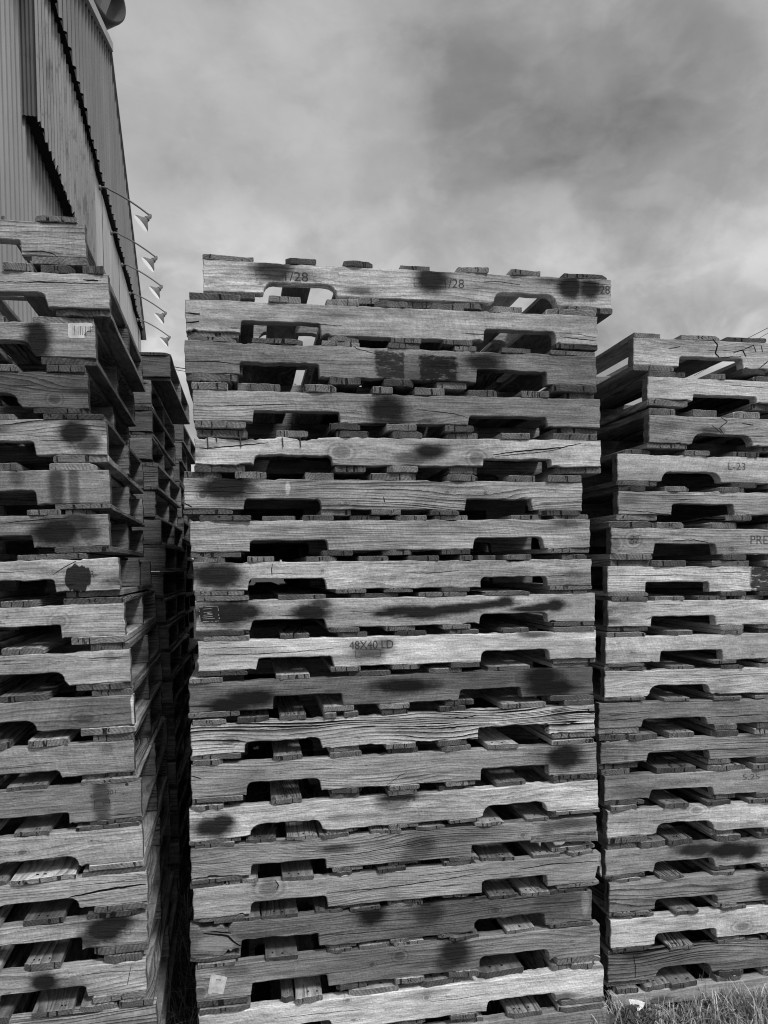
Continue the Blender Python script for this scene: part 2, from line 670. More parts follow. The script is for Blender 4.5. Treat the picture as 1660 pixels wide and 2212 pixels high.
def build_pallet(P1, ex, L, H, D, tt, tb, spec, from_right=False, name='wooden_pallet', seed=0):
    """P1: lower front corner of the front stringer; spec: dict with the look of this pallet"""
    r = random.Random(seed)
    ex = ex.normalized()
    ey = Vector((-ex.y, ex.x, 0)).normalized()
    ez = ex.cross(ey).normalized()
    O = P1 - ex * L if from_right else P1
    base = O + ex * (L / 2) + ey * (D / 2) - ez * tb
    M = Matrix(((ex.x, ey.x, ez.x, base.x), (ex.y, ey.y, ez.y, base.y), (ex.z, ey.z, ez.z, base.z), (0, 0, 0, 1)))
    root = empty(name, M)
    off = Vector((-L / 2, -D / 2, tb))                       # frame origin = front lower left of the front stringer

    def local(u, v):
        d = ray(u, v)
        k = (O - CAM).dot(ey) / d.dot(ey)
        q = CAM + d * k - O
        return q.dot(ex), q.dot(ez)
    lev, gr, fq = spec['look']
    lev = lev * (lev / .37) ** .42
    feats = []
    for ft in spec.get('F', ()):
        kind, u, v, ru, rv = ft[:5]
        s = ft[5] if len(ft) > 5 else 1.0
        x, z = local(u, v)
        xa, za = local(u + ru, v - rv)
        feats.append((kind, x, z, max(.004, abs(xa - x)), max(.004, abs(za - z)), s))
    mat = wood_material('stringer_wood', feats) if feats else WOOD
    nts = []
    for q in spec.get('N', ()):
        ua, ub, style = q[:3]
        vm = spec['vm']
        b = local(ub, vm)[0]
        a = local(ua, vm)[0] if ua is not None else b - .23
        dep = q[3] if len(q) > 3 else .038
        nts.append((max(.02, a), min(L - .02, b), dep, style))
    if len(nts) < 2 and spec.get('auto', True):
        st = nts[0][2:] if nts else (.038, 'sq')
        have = nts[:]
        for a, b in ((.155, .383), (L - .383, L - .155)):
            if not any(abs((a + b) / 2 - (h[0] + h[1]) / 2) < .3 for h in have):
                nts.append((a, b, st[0], st[1]))
        nts.sort()
    bites = []
    for side, ua, ub, dep in spec.get('B', ()):
        vm = spec['vm']
        bites.append((side, local(ua, vm)[0], local(ub, vm)[0], dep))
    for a_, b_, *_x in nts:                                  # small chips beside the notches
        for q_ in (a_ - .03, b_ + .002):
            if r.random() < .45:
                w_ = r.uniform(.015, .05)
                bites.append(('b', q_ - w_ * .4 if q_ < a_ else q_, q_ + w_ * .6, r.uniform(.002, .006)))
    for _k in range(r.choice([0, 1, 2])):
        x_ = r.uniform(.05, L - .12)
        bites.append(('t', x_, x_ + r.uniform(.02, .12), r.uniform(.0015, .004)))
    cracks = [([local(u, v) for u, v in line], w) for line, w in spec.get('C', ())]
    for _k in range(r.choice([0, 1, 2, 2])):                 # drying checks along the grain
        x_, z_ = r.choice([0.0, L - .2, r.uniform(.1, L - .4)]), r.uniform(.045, H - .012)
        ln_ = r.uniform(.06, .3)
        x2_ = min(L, x_ + ln_)
        cracks.append(([(x_, z_), ((x_ + x2_) / 2, z_ + r.uniform(-.003, .003)), (x2_, z_ + r.uniform(-.006, .006))], r.uniform(.0008, .0017)))
    Pq, Eq = outline(L, H, nts, bites, r, spec.get('rough', .0008))
    me = stringer_mesh('stringer', Pq, Eq, .038, mat, cracks)
    fs = bpy.data.objects.new('stringer', me)
    COL.objects.link(fs)
    fs.parent = root
    fs.location = off
    fs.color = (lev, gr, r.random(), fq)
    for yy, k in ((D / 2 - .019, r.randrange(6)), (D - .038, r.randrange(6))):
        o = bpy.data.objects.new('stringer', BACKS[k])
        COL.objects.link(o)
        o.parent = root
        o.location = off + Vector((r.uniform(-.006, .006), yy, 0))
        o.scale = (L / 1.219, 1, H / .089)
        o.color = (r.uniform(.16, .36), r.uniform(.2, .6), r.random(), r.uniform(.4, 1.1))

    def boards(lst, nm, z, T, lo, hi):
        for (a, b, wide) in lst:
            w = b - a
            y0 = r.choice([r.uniform(-.006, .004), r.uniform(-.006, .004), r.uniform(.0, .016)])
            y1 = D + r.uniform(-.01, .006)
            o = bpy.data.objects.new(nm, r.choice(BOARDS))
            COL.objects.link(o)
            o.parent = root
            tj = T * r.uniform(.9, 1.0)
            o.location = off + Vector(((a + b) / 2, (y0 + y1) / 2, z + (tj / 2 if nm == 'deck_board' else T - tj / 2)))
            o.rotation_euler = (0, 0, math.pi / 2 + r.uniform(-.006, .006))
            o.scale = (y1 - y0, w / BW, tj / BT)
            o.color = (r.uniform(lo, hi) * r.choice([.75, 1, 1, 1.3]), r.uniform(.15, .8), r.random(), r.uniform(.4, 1.3))
    lo, hi = spec.get('deck_look', (.17, .43))
    dk = []
    if 'D' in spec:
        vd = spec['vd']
        for ua, ub in spec['D']:
            dk.append((local(ua, vd)[0], local(ub, vd)[0], 0))
        if spec.get('fill'):
            have = dk[:]
            for a, b in DECK:
                if not any(a < h[1] + .02 and b > h[0] - .02 for h in have):
                    dk.append((a, b, 0))
    else:
        for a, b in DECK:
            j = r.uniform(-.014, .014) if 0.1 < a < 1.05 else 0
            dk.append((a * L / 1.219 + j, b * L / 1.219 + j, 0))
    boards(dk, 'deck_board', H, tt, lo, hi)
    bt = []
    for a, b in BOTT:
        j = r.uniform(-.018, .018) if 0.1 < a < 1.05 else 0
        bt.append((a * L / 1.219 + j, b * L / 1.219 + j, 0))
    boards(bt, 'bottom_board', -tb, tb, lo, hi)
    for tx in spec.get('T', ()):
        txt, ua, ub, v, h = tx[:5]
        xa, za = local(ua, v)
        xb, _ = local(ub, v)
        _, zb = local(ua, v - h)
        stamp_text(fs, txt, xa, xb, za, zb - za, tx[5] if len(tx) > 5 else INK)
    for bx in spec.get('X', ()):                             # printed stamp frames
        ua, ub, va, vb = bx
        xa, za = local(ua, va)
        xb, zb = local(ub, vb)
        m = MB()
        w = .0009
        for q in ((xa, xb, za - w, za + w), (xa, xb, zb - w, zb + w), (xa - w, xa + w, zb + w, za - w), (xb - w, xb + w, zb + w, za - w)):
            m.poly([(q[0], -.0008, q[2]), (q[1], -.0008, q[2]), (q[1], -.0008, q[3]), (q[0], -.0008, q[3])])
        m.build('printed_stamp', INK2, fs)
    for nl in spec.get('nails', ()):                         # bared nails
        for u, v0, v1 in nl:
            xa, za = local(u, v0)
            xb, zb = local(u + 2, v1)
            m = MB()
            m.tube([(xa, -.0022, za), (xb, -.0030, zb)], .0016, 6)
            m.build('nail', NAIL, fs)
    tag(root, spec['label'], 'pallet', spec.get('group'))
    PALLETS.append((root, fs, local, spec))
    return root, fs, local


def solve(u1, v1, Y1, u2, v2, th):
    P = at_y(u1, v1, Y1)
    e = Vector((math.cos(th), math.sin(th)))
    q = ray(u2, v2)
    det = e.x * -q.y + q.x * e.y
    rx, ry = -P.x, -P.y
    s = (rx * -q.y + q.x * ry) / det
    t = (e.x * ry - e.y * rx) / det
    Q = CAM + q * t
    return P, s, Q


def on_plane(P, th, u, v):
    """point of the vertical plane through P along th that is seen at u, v"""
    n = Vector((-math.sin(th), math.cos(th), 0))
    d = ray(u, v)
    return CAM + d * ((P - CAM).dot(n) / d.dot(n))


# ------------------------------------------------------------------ the centre stack
TH = R(10)
# uL vTL uR vTR vBL vBR | depth shift | (albedo, grain, rings) | notches | deck boards | extras
C = [
 dict(p=(438.6, 559.7, 1321, 604.3, 629, 664.9), dy=.05, look=(.46, .25, .5), N=[(563, 734, 'arc', .034), (1056, 1213, 'arc', .036)],
      D=[(440, 549), (616, 681), (742, 805), (867, 930), (990, 1054), (1105, 1169), (1220, 1315)],
      F=[('s', 592, 586, 44, 24, .75), ('s', 640, 592, 40, 12, .4), ('s', 932, 603, 38, 30, .95), ('s', 1232, 620, 26, 24, .95), ('s', 1274, 624, 26, 22, .9)],
      T=[('1/28', 616, 666, 596, 20), ('1/28', 961, 1003, 611, 19), ('28', 1297, 1318, 625, 18)], X=[(553, 612, 583, 603), (895, 958, 600, 622)],
      label='topmost pallet of the centre stack, against the sky, printed 1/28 three times'),
 dict(p=(400, 645, 1292, 683, 714.8, 744.5), look=(.37, .1, .5), N=[(519, 695, 'sq', .036), (1045, 1202, 'sq', .034)],
      D=[(408, 517), (583, 652), (705, 774), (812, 881), (933, 1003), (1067, 1128), (1184, 1288)],
      C=[([(400, 676), (432, 678)], .004), ([(402, 697), (430, 694)], .004), ([(1210, 727), (1288, 736)], .002), ([(1200, 718), (1245, 721), (1288, 729)], .0012),
         ([(655, 698), (740, 703)], .0012)], B=[('b', 402, 430, .006)],
      label='smooth pale pallet right under the topmost pallet of the centre stack'),
 dict(p=(398.8, 734.4, 1288.8, 769.7, 806, 832), look=(.27, .35, .9), N=[(518, 691, 'sq', .034), (1029, 1182, 'sq', .036)],
      D=[(408, 512), (545, 655), (697, 778), (842, 909), (984, 1030), (1085, 1148), (1190, 1288)],
      F=[('r', 842, 788, 31, 27, .9), ('r', 948, 795, 42, 25, .97), ('s', 1046, 782, 46, 22, .9), ('s', 880, 805, 60, 30, .35)],
      C=[([(399, 780), (470, 781), (520, 788)], .002), ([(820, 766), (770, 752), (765, 748)], .0015)], rough=.0014,
      label='dark pallet with square black patches, third from top of centre stack'),
 dict(p=(416.6, 841, 1297, 862.4, 907.8, 924), look=(.33, .4, .8), N=[(546, 736, 'sq', .033), (1011, 1184, 'sq', .030)],
      D=[(417, 494), (534, 606), (656, 726), (806, 849), (897, 962), (1012, 1076), (1128, 1187), (1226, 1288)],
      F=[('s', 838, 886, 46, 36, .9)], C=[([(425, 877), (560, 875), (640, 872)], .0016), ([(900, 884), (980, 893), (1010, 902)], .0016)],
      label='grey pallet with one round black spot mid-board, fourth from top, centre stack'),
 dict(p=(420, 940.5, 1298.6, 951.5, 999.9, 1011.8), look=(.46, .25, .6), N=[(548, 720, 'sq', .028), (1044, 1193, 'sq', .024)],
      D=[(425, 534), (598, 666), (727, 796), (849, 912), (971, 1033), (1083, 1145), (1198, 1292)], B=[('t', 414, 690, .011), ('b', 575, 660, .0045)],
      F=[('s', 928, 974, 36, 15, .95), ('s', 888, 990, 34, 14, .5), ('k', 738, 977, 20, 13), ('k', 1030, 990, 15, 13), ('w', 520, 965, 60, 12, .6)],
      C=[([(1066, 982), (1120, 975), (1212, 967), (1255, 958)], .004), ([(1070, 986), (1180, 975), (1212, 969)], .002), ([(430, 970), (520, 962), (580, 956)], .003)],
      nails=[[(448, 938, 968), (467, 938, 954), (519, 940, 966)], [(610, 945, 966), (648, 945, 966)]], rough=.0013,
      label='pallet with splintered top edge baring nails, fifth from top of centre stack'),
 dict(p=(396, 1032.6, 1258, 1042, 1099, 1103), look=(.38, .75, .7), N=[(526, 695, 'sq', .031), (1004, 1152, 'sq', .032)],
      D=[(400, 480), (508, 575), (661, 723), (802, 901), (966, 1030), (1101, 1159), (1180, 1255)],
      F=[('s', 490, 1052, 60, 30, .8), ('k', 438, 1068, 9, 9), ('k', 966, 1064, 6, 5), ('k', 1049, 1064, 5, 5), ('w', 622, 1055, 6, 16, 1)],
      C=[([(829, 1072), (831, 1085)], .003), ([(396, 1085), (415, 1095)], .003)],
      label='pallet with dark spray near its left end, sixth from top, centre stack'),
 dict(p=(410.7, 1125.6, 1275, 1121.7, 1193, 1183.5), look=(.41, .45, 1.0), N=[(539, 710, 'sq', .034), (1022, 1177, 'sq', .034)],
      D=[(432, 543), (566, 638), (653, 719), (757, 820), (858, 921), (944, 1015), (1108, 1175), (1200, 1273)],
      F=[('s', 600, 1143, 50, 6, .3), ('s', 720, 1150, 60, 12, .25)],
      label='clean grey pallet without spray, seventh from the top of the centre stack'),
 dict(p=(415.8, 1215.6, 1278, 1207.8, 1277, 1265), look=(.42, .35, .8), N=[(535, 707, 'sq', .031), (1039, 1184, 'sq', .031)],
      D=[(420, 488), (537, 594), (663, 729), (777, 842), (884, 949), (995, 1022), (1033, 1070), (1098, 1150), (1217, 1273)],
      F=[('s', 466, 1246, 60, 34, .8), ('k', 697, 1232, 5, 5)], C=[([(589, 1217), (587, 1230), (588, 1243)], .0025), ([(1185, 1245), (1220, 1243)], .0018)],
      B=[('t', 1095, 1150, .005)],
      label='pallet with spray-darkened left end, right above the long black streak, centre stack'),
 dict(p=(421, 1299, 1286, 1282, 1364, 1341.8), look=(.43, .15, .7), N=[(540, 707, 'sq', .030), (1036, 1185, 'sq', .032)],
      D=[(426, 539), (600, 702), (759, 860), (906, 1006), (1048, 1145), (1193, 1273)],
      F=[('s', 485, 1326, 75, 28, .9), ('s', 540, 1322, 28, 16, .8), ('s', 672, 1324, 44, 18, .85), ('s', 695, 1306, 24, 12, .7), ('s', 835, 1326, 34, 8, .85), ('s', 868, 1320, 50, 13, .85),
         ('s', 915, 1323, 60, 17, .85), ('s', 975, 1317, 70, 13, .85), ('s', 1030, 1310, 70, 10, .85), ('s', 1075, 1304, 46, 11, .85), ('s', 1090, 1300, 24, 14, .85), ('s', 1150, 1315, 52, 8, .8), ('s', 1180, 1310, 40, 9, .85), ('s', 1198, 1308, 22, 13, .8),
         ('r', 452, 1327, 20, 16, .95), ('s', 500, 1350, 30, 10, .5)],
      C=[([(440, 1345), (490, 1344), (535, 1338)], .0016)],
      label='pallet with a long horizontal black spray streak, ninth from top, centre stack'),
 dict(p=(426.7, 1386, 1287.6, 1362, 1453, 1419.6), look=(.52, .15, .5), N=[(553, 723, 'sq', .033), (1039, 1189, 'sq', .033)],
      D=[(442, 540), (605, 667), (732, 794), (855, 921), (973, 1035), (1086, 1145), (1196, 1285)],
      F=[('s', 800, 1407, 46, 20, .65), ('s', 830, 1395, 24, 14, .6), ('s', 800, 1425, 40, 14, .3)], T=[('48X40 LD', 755, 850, 1394, 18)], X=[(768, 822, 1404, 1418)],
      C=[([(433, 1415), (500, 1414), (570, 1412), (640, 1408), (720, 1400)], .002), ([(435, 1400), (560, 1398), (620, 1396)], .0012)],
      label='pale pallet printed 48X40 in the middle of the centre stack'),
 dict(p=(408, 1476.6, 1280.8, 1441, 1542, 1497.7), look=(.21, .25, .8), N=[(590, 742, 'sq', .034), (991, 1129, 'sq', .030)],
      D=[(411, 483), (595, 667), (758, 845), (932, 999), (1052, 1143), (1199, 1278)],
      F=[('s', 490, 1525, 60, 20, .8), ('s', 545, 1508, 60, 22, .8), ('s', 870, 1482, 75, 20, .8), ('s', 1168, 1460, 40, 26, .85), ('s', 1190, 1486, 55, 20, .8)],
      X=[(802, 838, 1476, 1490), (1115, 1140, 1458, 1474)], T=[('US', 844, 858, 1482, 9, INK2), ('IPPC', 1200, 1230, 1466, 12, INK2)],
      C=[([(560, 1492), (700, 1486)], .001)],
      label='dark pallet with several black spray clouds, right under the printed 48X40 one'),
 dict(p=(412.8, 1568, 1285, 1520.6, 1634, 1580), look=(.50, 1.15, .75), N=[(528, 697, 'sq', .031), (1033, 1187, 'sq', .033)],
      D=[(417, 488), (512, 580), (604, 661), (702, 728), (744, 774), (829, 884), (951, 1006), (1083, 1178), (1217, 1281)],
      F=[('s', 1210, 1545, 14, 40, .3), ('k', 495, 1602, 14, 9)], C=[([(1258, 1532), (1272, 1532), (1272, 1540), (1284, 1541)], .003), ([(970, 1548), (1000, 1552), (1030, 1545)], .003)], rough=.0016,
      label='pallet with bold dark and light striped grain in the centre stack'),
 dict(p=(413, 1655, 1290, 1606, 1727, 1668), look=(.35, .5, .8), N=[(532, 695, 'sq', .036), (1039, 1187, 'sq', .034)],
      D=[(418, 482), (590, 652), (712, 780), (845, 908), (958, 1020), (1055, 1120), (1195, 1285)],
      F=[('s', 1222, 1634, 42, 28, .85), ('s', 1200, 1625, 60, 30, .3)], C=[([(409, 1675), (434, 1682)], .003), ([(834, 1698), (865, 1675), (880, 1668)], .0015)],
      label='pallet right under the boldly striped one, black smudge near its right end'),
 dict(p=(409, 1752.5, 1292.7, 1685.7, 1818, 1746.6), look=(.48, .3, .6), N=[(530, 708, 'arc', .036), (1036, 1192, 'arc', .036)],
      D=[(412, 481), (586, 652), (714, 776), (838, 899), (953, 1018), (1074, 1139), (1198, 1291)],
      F=[('s', 458, 1790, 46, 26, .88), ('s', 480, 1776, 26, 18, .8), ('s', 862, 1723, 48, 13, .9), ('s', 850, 1738, 34, 14, .55), ('s', 760, 1764, 50, 12, .25)],
      T=[('O', 839, 844, 1730, 8, INK2), ('23', 878, 897, 1727, 10)], rough=.0013,
      label='pale pallet with rounded notches and black spray on its left end, centre stack'),
 dict(p=(412, 1834, 1289.7, 1765, 1892, 1836), look=(.32, .55, .9), N=[(541, 706, 'sq', .030), (1019, 1150, 'sq', .034)],
      D=[(420, 505), (530, 595), (621, 687), (690, 753), (802, 866), (899, 961), (1026, 1089), (1141, 1189)], B=[('b', 1140, 1300, .040), ('b', 414, 520, .007)],
      F=[('s', 908, 1830, 30, 28, .5), ('s', 890, 1850, 24, 24, .4), ('s', 1180, 1790, 16, 14, .4), ('k', 1130, 1805, 6, 6), ('s', 1240, 1780, 50, 14, .5)],
      C=[([(716, 1848), (770, 1845), (850, 1830), (960, 1812)], .002)],
      label='pallet with its lower right end broken off, fifteenth from top, centre stack'),
 dict(p=(416.6, 1921, 1298.6, 1844, 1986, 1906), look=(.36, .45, .8), N=[(540, 709, 'sq', .033), (1042, 1184, 'sq', .034)],
      D=[(408, 480), (488, 557), (610, 678), (723, 760), (817, 878), (960, 1018), (1045, 1114.5), (1153, 1211), (1229, 1282)], B=[('b', 1286, 1310, .046)],
      F=[('k', 581, 1919, 22, 18, 1), ('k', 549, 1911, 6, 6)],
      C=[([(705, 1929), (800, 1921), (874, 1912), (960, 1900), (1040, 1885)], .0026), ([(1120, 1878), (1200, 1866), (1290, 1861)], .003), ([(594, 1900), (602, 1912), (598, 1922)], .003)],
      label='pallet with a big round knot near its left notch, low in centre stack'),
 dict(p=(410, 2002, 1279, 1925, 2071, 1990), look=(.21, .5, .8), N=[(520, 690, 'sq', .040), (1026, 1180, 'sq', .034)],
      D=[(462, 560), (566, 644), (684, 742), (757, 822), (843, 916), (1061, 1119), (1128, 1187), (1190, 1270)], B=[('t', 425, 500, .016), ('b', 485, 545, .02), ('b', 1050, 1080, .012)],
      F=[('s', 800, 1972, 32, 36, .85), ('s', 925, 1972, 32, 28, .6), ('k', 1070, 1966, 10, 8), ('s', 1210, 1945, 60, 30, .35), ('w', 470, 2040, 50, 26, .6), ('w', 1265, 1950, 10, 30, .5)],
      C=[([(440, 2016), (492, 2022), (505, 2035), (520, 2044)], .006), ([(455, 2012), (500, 2016)], .004), ([(680, 2020), (760, 2018), (1020, 1990)], .0014)], rough=.0016,
      label='dark pallet with a ragged broken left end, low in the centre stack'),
 dict(p=(423, 2092.6, 1297, 1997.6, 2161, 2066), look=(.30, .35, .6), N=[(541, 710, 'sq', .034), (1037, 1188, 'sq', .036)],
      D=[(425, 506), (571, 641), (710, 763), (779, 846), (850, 914), (972, 1035), (1095, 1157.5), (1211, 1269)],
      F=[('s', 985, 2055, 32, 36, .75), ('s', 968, 2080, 26, 22, .6), ('k', 864, 2066, 12, 11), ('k', 433, 2146, 12, 14), ('s', 505, 2098, 30, 14, .4), ('k', 804, 2084, 6, 6)],
      C=[([(1042, 2071), (1000, 2080), (900, 2092)], .0014)], sticker='code',
      label='pallet with a small white sticker on its left end, third from bottom, centre'),
 dict(p=(429, 2195, 1305, 2088, 2262, 2155), look=(.50, .2, .6), N=[(546, 718, 'sq', .034), (1052, 1202, 'sq', .032)],
      D=[(430, 539), (610, 637), (640, 698), (756, 861), (912, 999), (1039, 1135), (1199, 1238), (1239, 1288)],
      F=[('k', 751, 2162, 6, 6), ('k', 922, 2156, 6, 6), ('s', 915, 2150, 45, 16, .25)], B=[('b', 1196, 1240, .006)],
      label='bright pallet lying second from the bottom of the centre stack'),
 dict(p=(432, 2290, 1313, 2174, 2356, 2240), look=(.36, .3, .8), N=[(549, 720, 'sq'), (1058, 1208, 'sq')],
      D=[(436, 540), (590, 660), (700, 770), (850, 915), (995, 1045), (1101, 1172), (1210, 1305)],
      label='bottom pallet of the centre stack, standing in the grass'),
]


def place_stack(rows, Y, th, D, side, seed, far_u):
    """side: 'both' (all corners seen), 'left' or 'right' (which upper front corner p gives; the far point lies at far_u)"""
    info = []
    for k, s in enumerate(rows):
        y = Y + s.get('dy', 0)
        if side == 'both':
            uL, vTL, uR, vTR, vBL, vBR = s['p']
            P, ln, Q = solve(uL, vTL, y, uR, vTR, th)
            hl = P.z - on_plane(P, th, uL, vBL).z
            hr = Q.z - on_plane(P, th, uR, vBR).z
            H = (hl + hr) / 2
            ex = Q - P
            L = ex.length
            s['vm'] = (vTL + vTR) / 2 + 60
            s['vd'] = (vTL + vTR) / 2 - 8
            top, bot = (P.z + Q.z) / 2, (P.z + Q.z) / 2 - H
        else:
            u, vT, vB, vF = s['p']
            P, ln, Q = solve(u, vT, y, far_u, vF, th)
            H = P.z - on_plane(P, th, u, vB).z
            ex = (P - Q) if side == 'right' else (Q - P)
            L = 1.219
            s['vm'] = vB - 10
            s['vd'] = vT - 8
            top, bot = P.z, P.z - H
        ex.z = max(-.018, min(.018, ex.z / ex.length)) * ex.length
        info.append([P, ex.normalized(), L, max(.072, min(.10, H)), top, bot])
    for k in range(len(info)):
        P, ex, L, H, top, bot = info[k]
        bot = top - H
        gap_up = (info[k - 1][4] - info[k - 1][3] - top) if k else .034
        gap_dn = (bot - info[k + 1][4]) if k + 1 < len(info) else .03
        tt = max(.012, min(.023, gap_up * .5))
        tb = max(.012, min(.023, gap_dn * .5))
        P1 = P - Vector((0, 0, H))
        info[k].append(build_pallet(P1, ex, L, H, D, tt, tb, rows[k], side == 'right', seed=seed + k))
    return info


for s in C:
    s['group'] = 'pallets of the centre stack'
IC = place_stack(C, 2.17, TH, 1.016, 'both', 1000, None)

# ------------------------------------------------------------------ the left stack: p = right corner u, top v, bottom v, top v at u = 0
Lr = [
 dict(p=(185, 483.5, 557, 476), look=(.30, .95, .55), N=[(None, 46.7, 'sq', .040)], D=[(77, 168), (0, 8)], F=[('k', 85, 548, 30, 4, .6)],
      C=[([(50, 544), (90, 542), (116, 548), (125, 556)], .002)], label='topmost pallet of the left stack, grain in broad wavy stripes'),
 dict(p=(235, 593, 667, 589.6), look=(.32, .3, .8), N=[(None, 104, 'sq', .038)], D=[(9, 70), (88, 160), (180, 226)],
      C=[([(0, 608), (120, 610), (234, 613)], .0022), ([(180, 604), (212, 606)], .004)], label='weathered grey pallet second from the top of the left stack'),
 dict(p=(206, 699, 773, 695.6), look=(.27, .3, .9), N=[(None, 77, 'arc', .040)], D=[(68, 200), (-60, 10)], F=[('s', 80, 735, 26, 50, .85), ('s', 60, 760, 30, 20, .4)],
      sticker='barcode', label='pallet with a torn white barcode label on its end, left stack'),
 dict(p=(190, 805, 882, 805), look=(.17, .45, .8), N=[(None, 50, 'arc', .040)], D=[(102, 185), (-40, 40)], F=[('k', 118, 862, 13, 11)],
      label='darkest pallet of the left stack, knot at its lower edge, fourth from top'),
 dict(p=(230, 906.5, 982, 909), look=(.33, .7, .5), N=[(None, 78, 'sq', .036)], D=[(94, 225), (-40, 30)], F=[('s', 165, 935, 36, 26, .9), ('s', 190, 955, 30, 22, .7), ('s', 210, 925, 30, 20, .4)],
      label='pallet with one round black spray spot, fifth from top of left stack'),
 dict(p=(236, 1015, 1087, 1017), look=(.26, .15, .8), N=[(None, 80, 'sq', .036)], D=[(107, 209), (0, 40)], F=[('s', 122, 1050, 13, 60, .6), ('s', 160, 1045, 8, 50, .5), ('s', 36, 1028, 14, 26, .4)],
      label='pallet with dark vertical paint runs, sixth from top of left stack'),
 dict(p=(235, 1110, 1179.5, 1119), look=(.28, .2, .7), N=[(None, 73, 'sq', .034)], D=[(60, 131), (141, 196)], F=[('s', 120, 1150, 50, 34, .8), ('s', 165, 1130, 40, 26, .7), ('s', 190, 1150, 24, 20, .6)],
      C=[([(0, 1130), (60, 1125), (150, 1118)], .0022)], label='pallet with broad soft dark spray over its end, seventh in left stack'),
 dict(p=(257, 1204.6, 1274, 1219), look=(.38, .2, .9), N=[(None, 121, 'sq', .034)], D=[(33, 74), (76, 186)], F=[('h', 168, 1250, 28, 32, .97)], B=[('b', 20, 60, .006)], rough=.0014,
      C=[([(115, 1242), (140, 1225), (165, 1212)], .002)], T=[('R', 196, 204, 1240, 14)], label='pallet with a hard-edged black paint blob that runs, left stack'),
 dict(p=(269, 1302.5, 1372, 1321), look=(.38, .55, .9), N=[(None, 133, 'sq', .034)], D=[(0, 80), (135, 268)], F=[('k', 127, 1343, 16, 14, .6)],
      label='pale fine-grained pallet right under the one with the black blob'),
 dict(p=(281, 1403, 1472.8, 1420.5), look=(.37, .3, .7), N=[(None, 149, 'arc', .036)], D=[(0, 92), (194, 276)], F=[('s', 236, 1420, 12, 14, .3)],
      label='pallet with a rounded notch and mottled face, tenth in left stack'),
 dict(p=(289, 1501, 1566.6, 1523.7), look=(.24, .3, .6), N=[(None, 92, 'arc', .032)], D=[(0, 105), (198, 287)], F=[('k', 182, 1552, 22, 12), ('w', 288, 1535, 3, 46, 1.5), ('w', 284, 1516, 3, 10, 1.2)],
      label='dark pallet with an oval knot and white scraped end, left stack'),
 dict(p=(289, 1598.8, 1667, 1623), look=(.29, .25, 1.0), N=[(None, 134, 'sq', .018)], D=[(-60, 18), (62, 147), (200, 287)], F=[('s', 233, 1620, 12, 12, .3)],
      label='plain sawn pallet right under the one with the oval knot'),
 dict(p=(305, 1687, 1766, 1719), look=(.25, .25, .6), N=[(None, 149, 'sq', .030)], D=[(11, 98), (177, 298)], F=[('s', 218, 1725, 14, 60, .55), ('h', 274, 1695, 4, 3, .9)],
      T=[('301', 231, 250, 1712, 9), ('45', 194, 204, 1720, 8, INK2), ('0037', 220, 238, 1734, 9, INK2)], X=[(204, 238, 1729, 1749)], label='pallet printed 301 above a boxed stamp, left stack'),
 dict(p=(307, 1783, 1858.5, 1818), look=(.40, .3, .6), N=[(None, 175.7, 'arc', .030)], D=[(29, 107), (165, 302)], F=[('k', 48, 1841, 10, 7)],
      label='bright pallet right under the one printed 301, left stack'),
 dict(p=(317, 1882.6, 1947, 1916), look=(.34, .4, .7), N=[(None, 177, 'arc', .032)], D=[(-40, 10), (23, 164), (176, 311)], C=[([(150, 1938), (200, 1928), (235, 1921), (315, 1910)], .006)],
      label='pallet split open along its length, in the lower left stack'),
 dict(p=(317, 1974, 2037, 2007), look=(.36, .5, .5), N=[(None, 177, 'sq', .032)], D=[(51, 137), (190, 308)], F=[('s', 225, 2010, 46, 32, .9), ('s', 250, 1995, 40, 26, .85), ('s', 195, 2030, 30, 24, .7)],
      X=[(270, 283, 2010, 2018)], label='pallet with a large black spray over its end, low in left stack'),
 dict(p=(315, 2074, 2140, 2108), look=(.36, .5, .5), N=[(None, 190, 'sq', .032)], D=[(52, 131), (225, 308)], F=[('s', 95, 2122, 32, 26, .85), ('s', 85, 2140, 36, 20, .5)],
      C=[([(284, 2082), (279, 2110), (275, 2128)], .0016)], label='pallet with a black spot left of its notch, fourth from bottom, left stack'),
 dict(p=(337.4, 2168, 2236, 2211), look=(.32, .6, .5), N=[(None, 200, 'sq', .034)], D=[(66, 155), (174, 253), (256, 330)], label='pallet cut by the lower edge of the picture, left stack'),
 dict(p=(338, 2262, 2332, 2306), look=(.3, .4, .6), N=[], label='second pallet from the bottom of the left stack'),
 dict(p=(340, 2352, 2422, 2400), look=(.3, .4, .6), N=[], label='bottom pallet of the left stack'),
]
for s in Lr:
    s['group'] = 'pallets of the left stack'
    s['look'] = (s['look'][0] * 1.1,) + s['look'][1:]
    s['fill'] = True

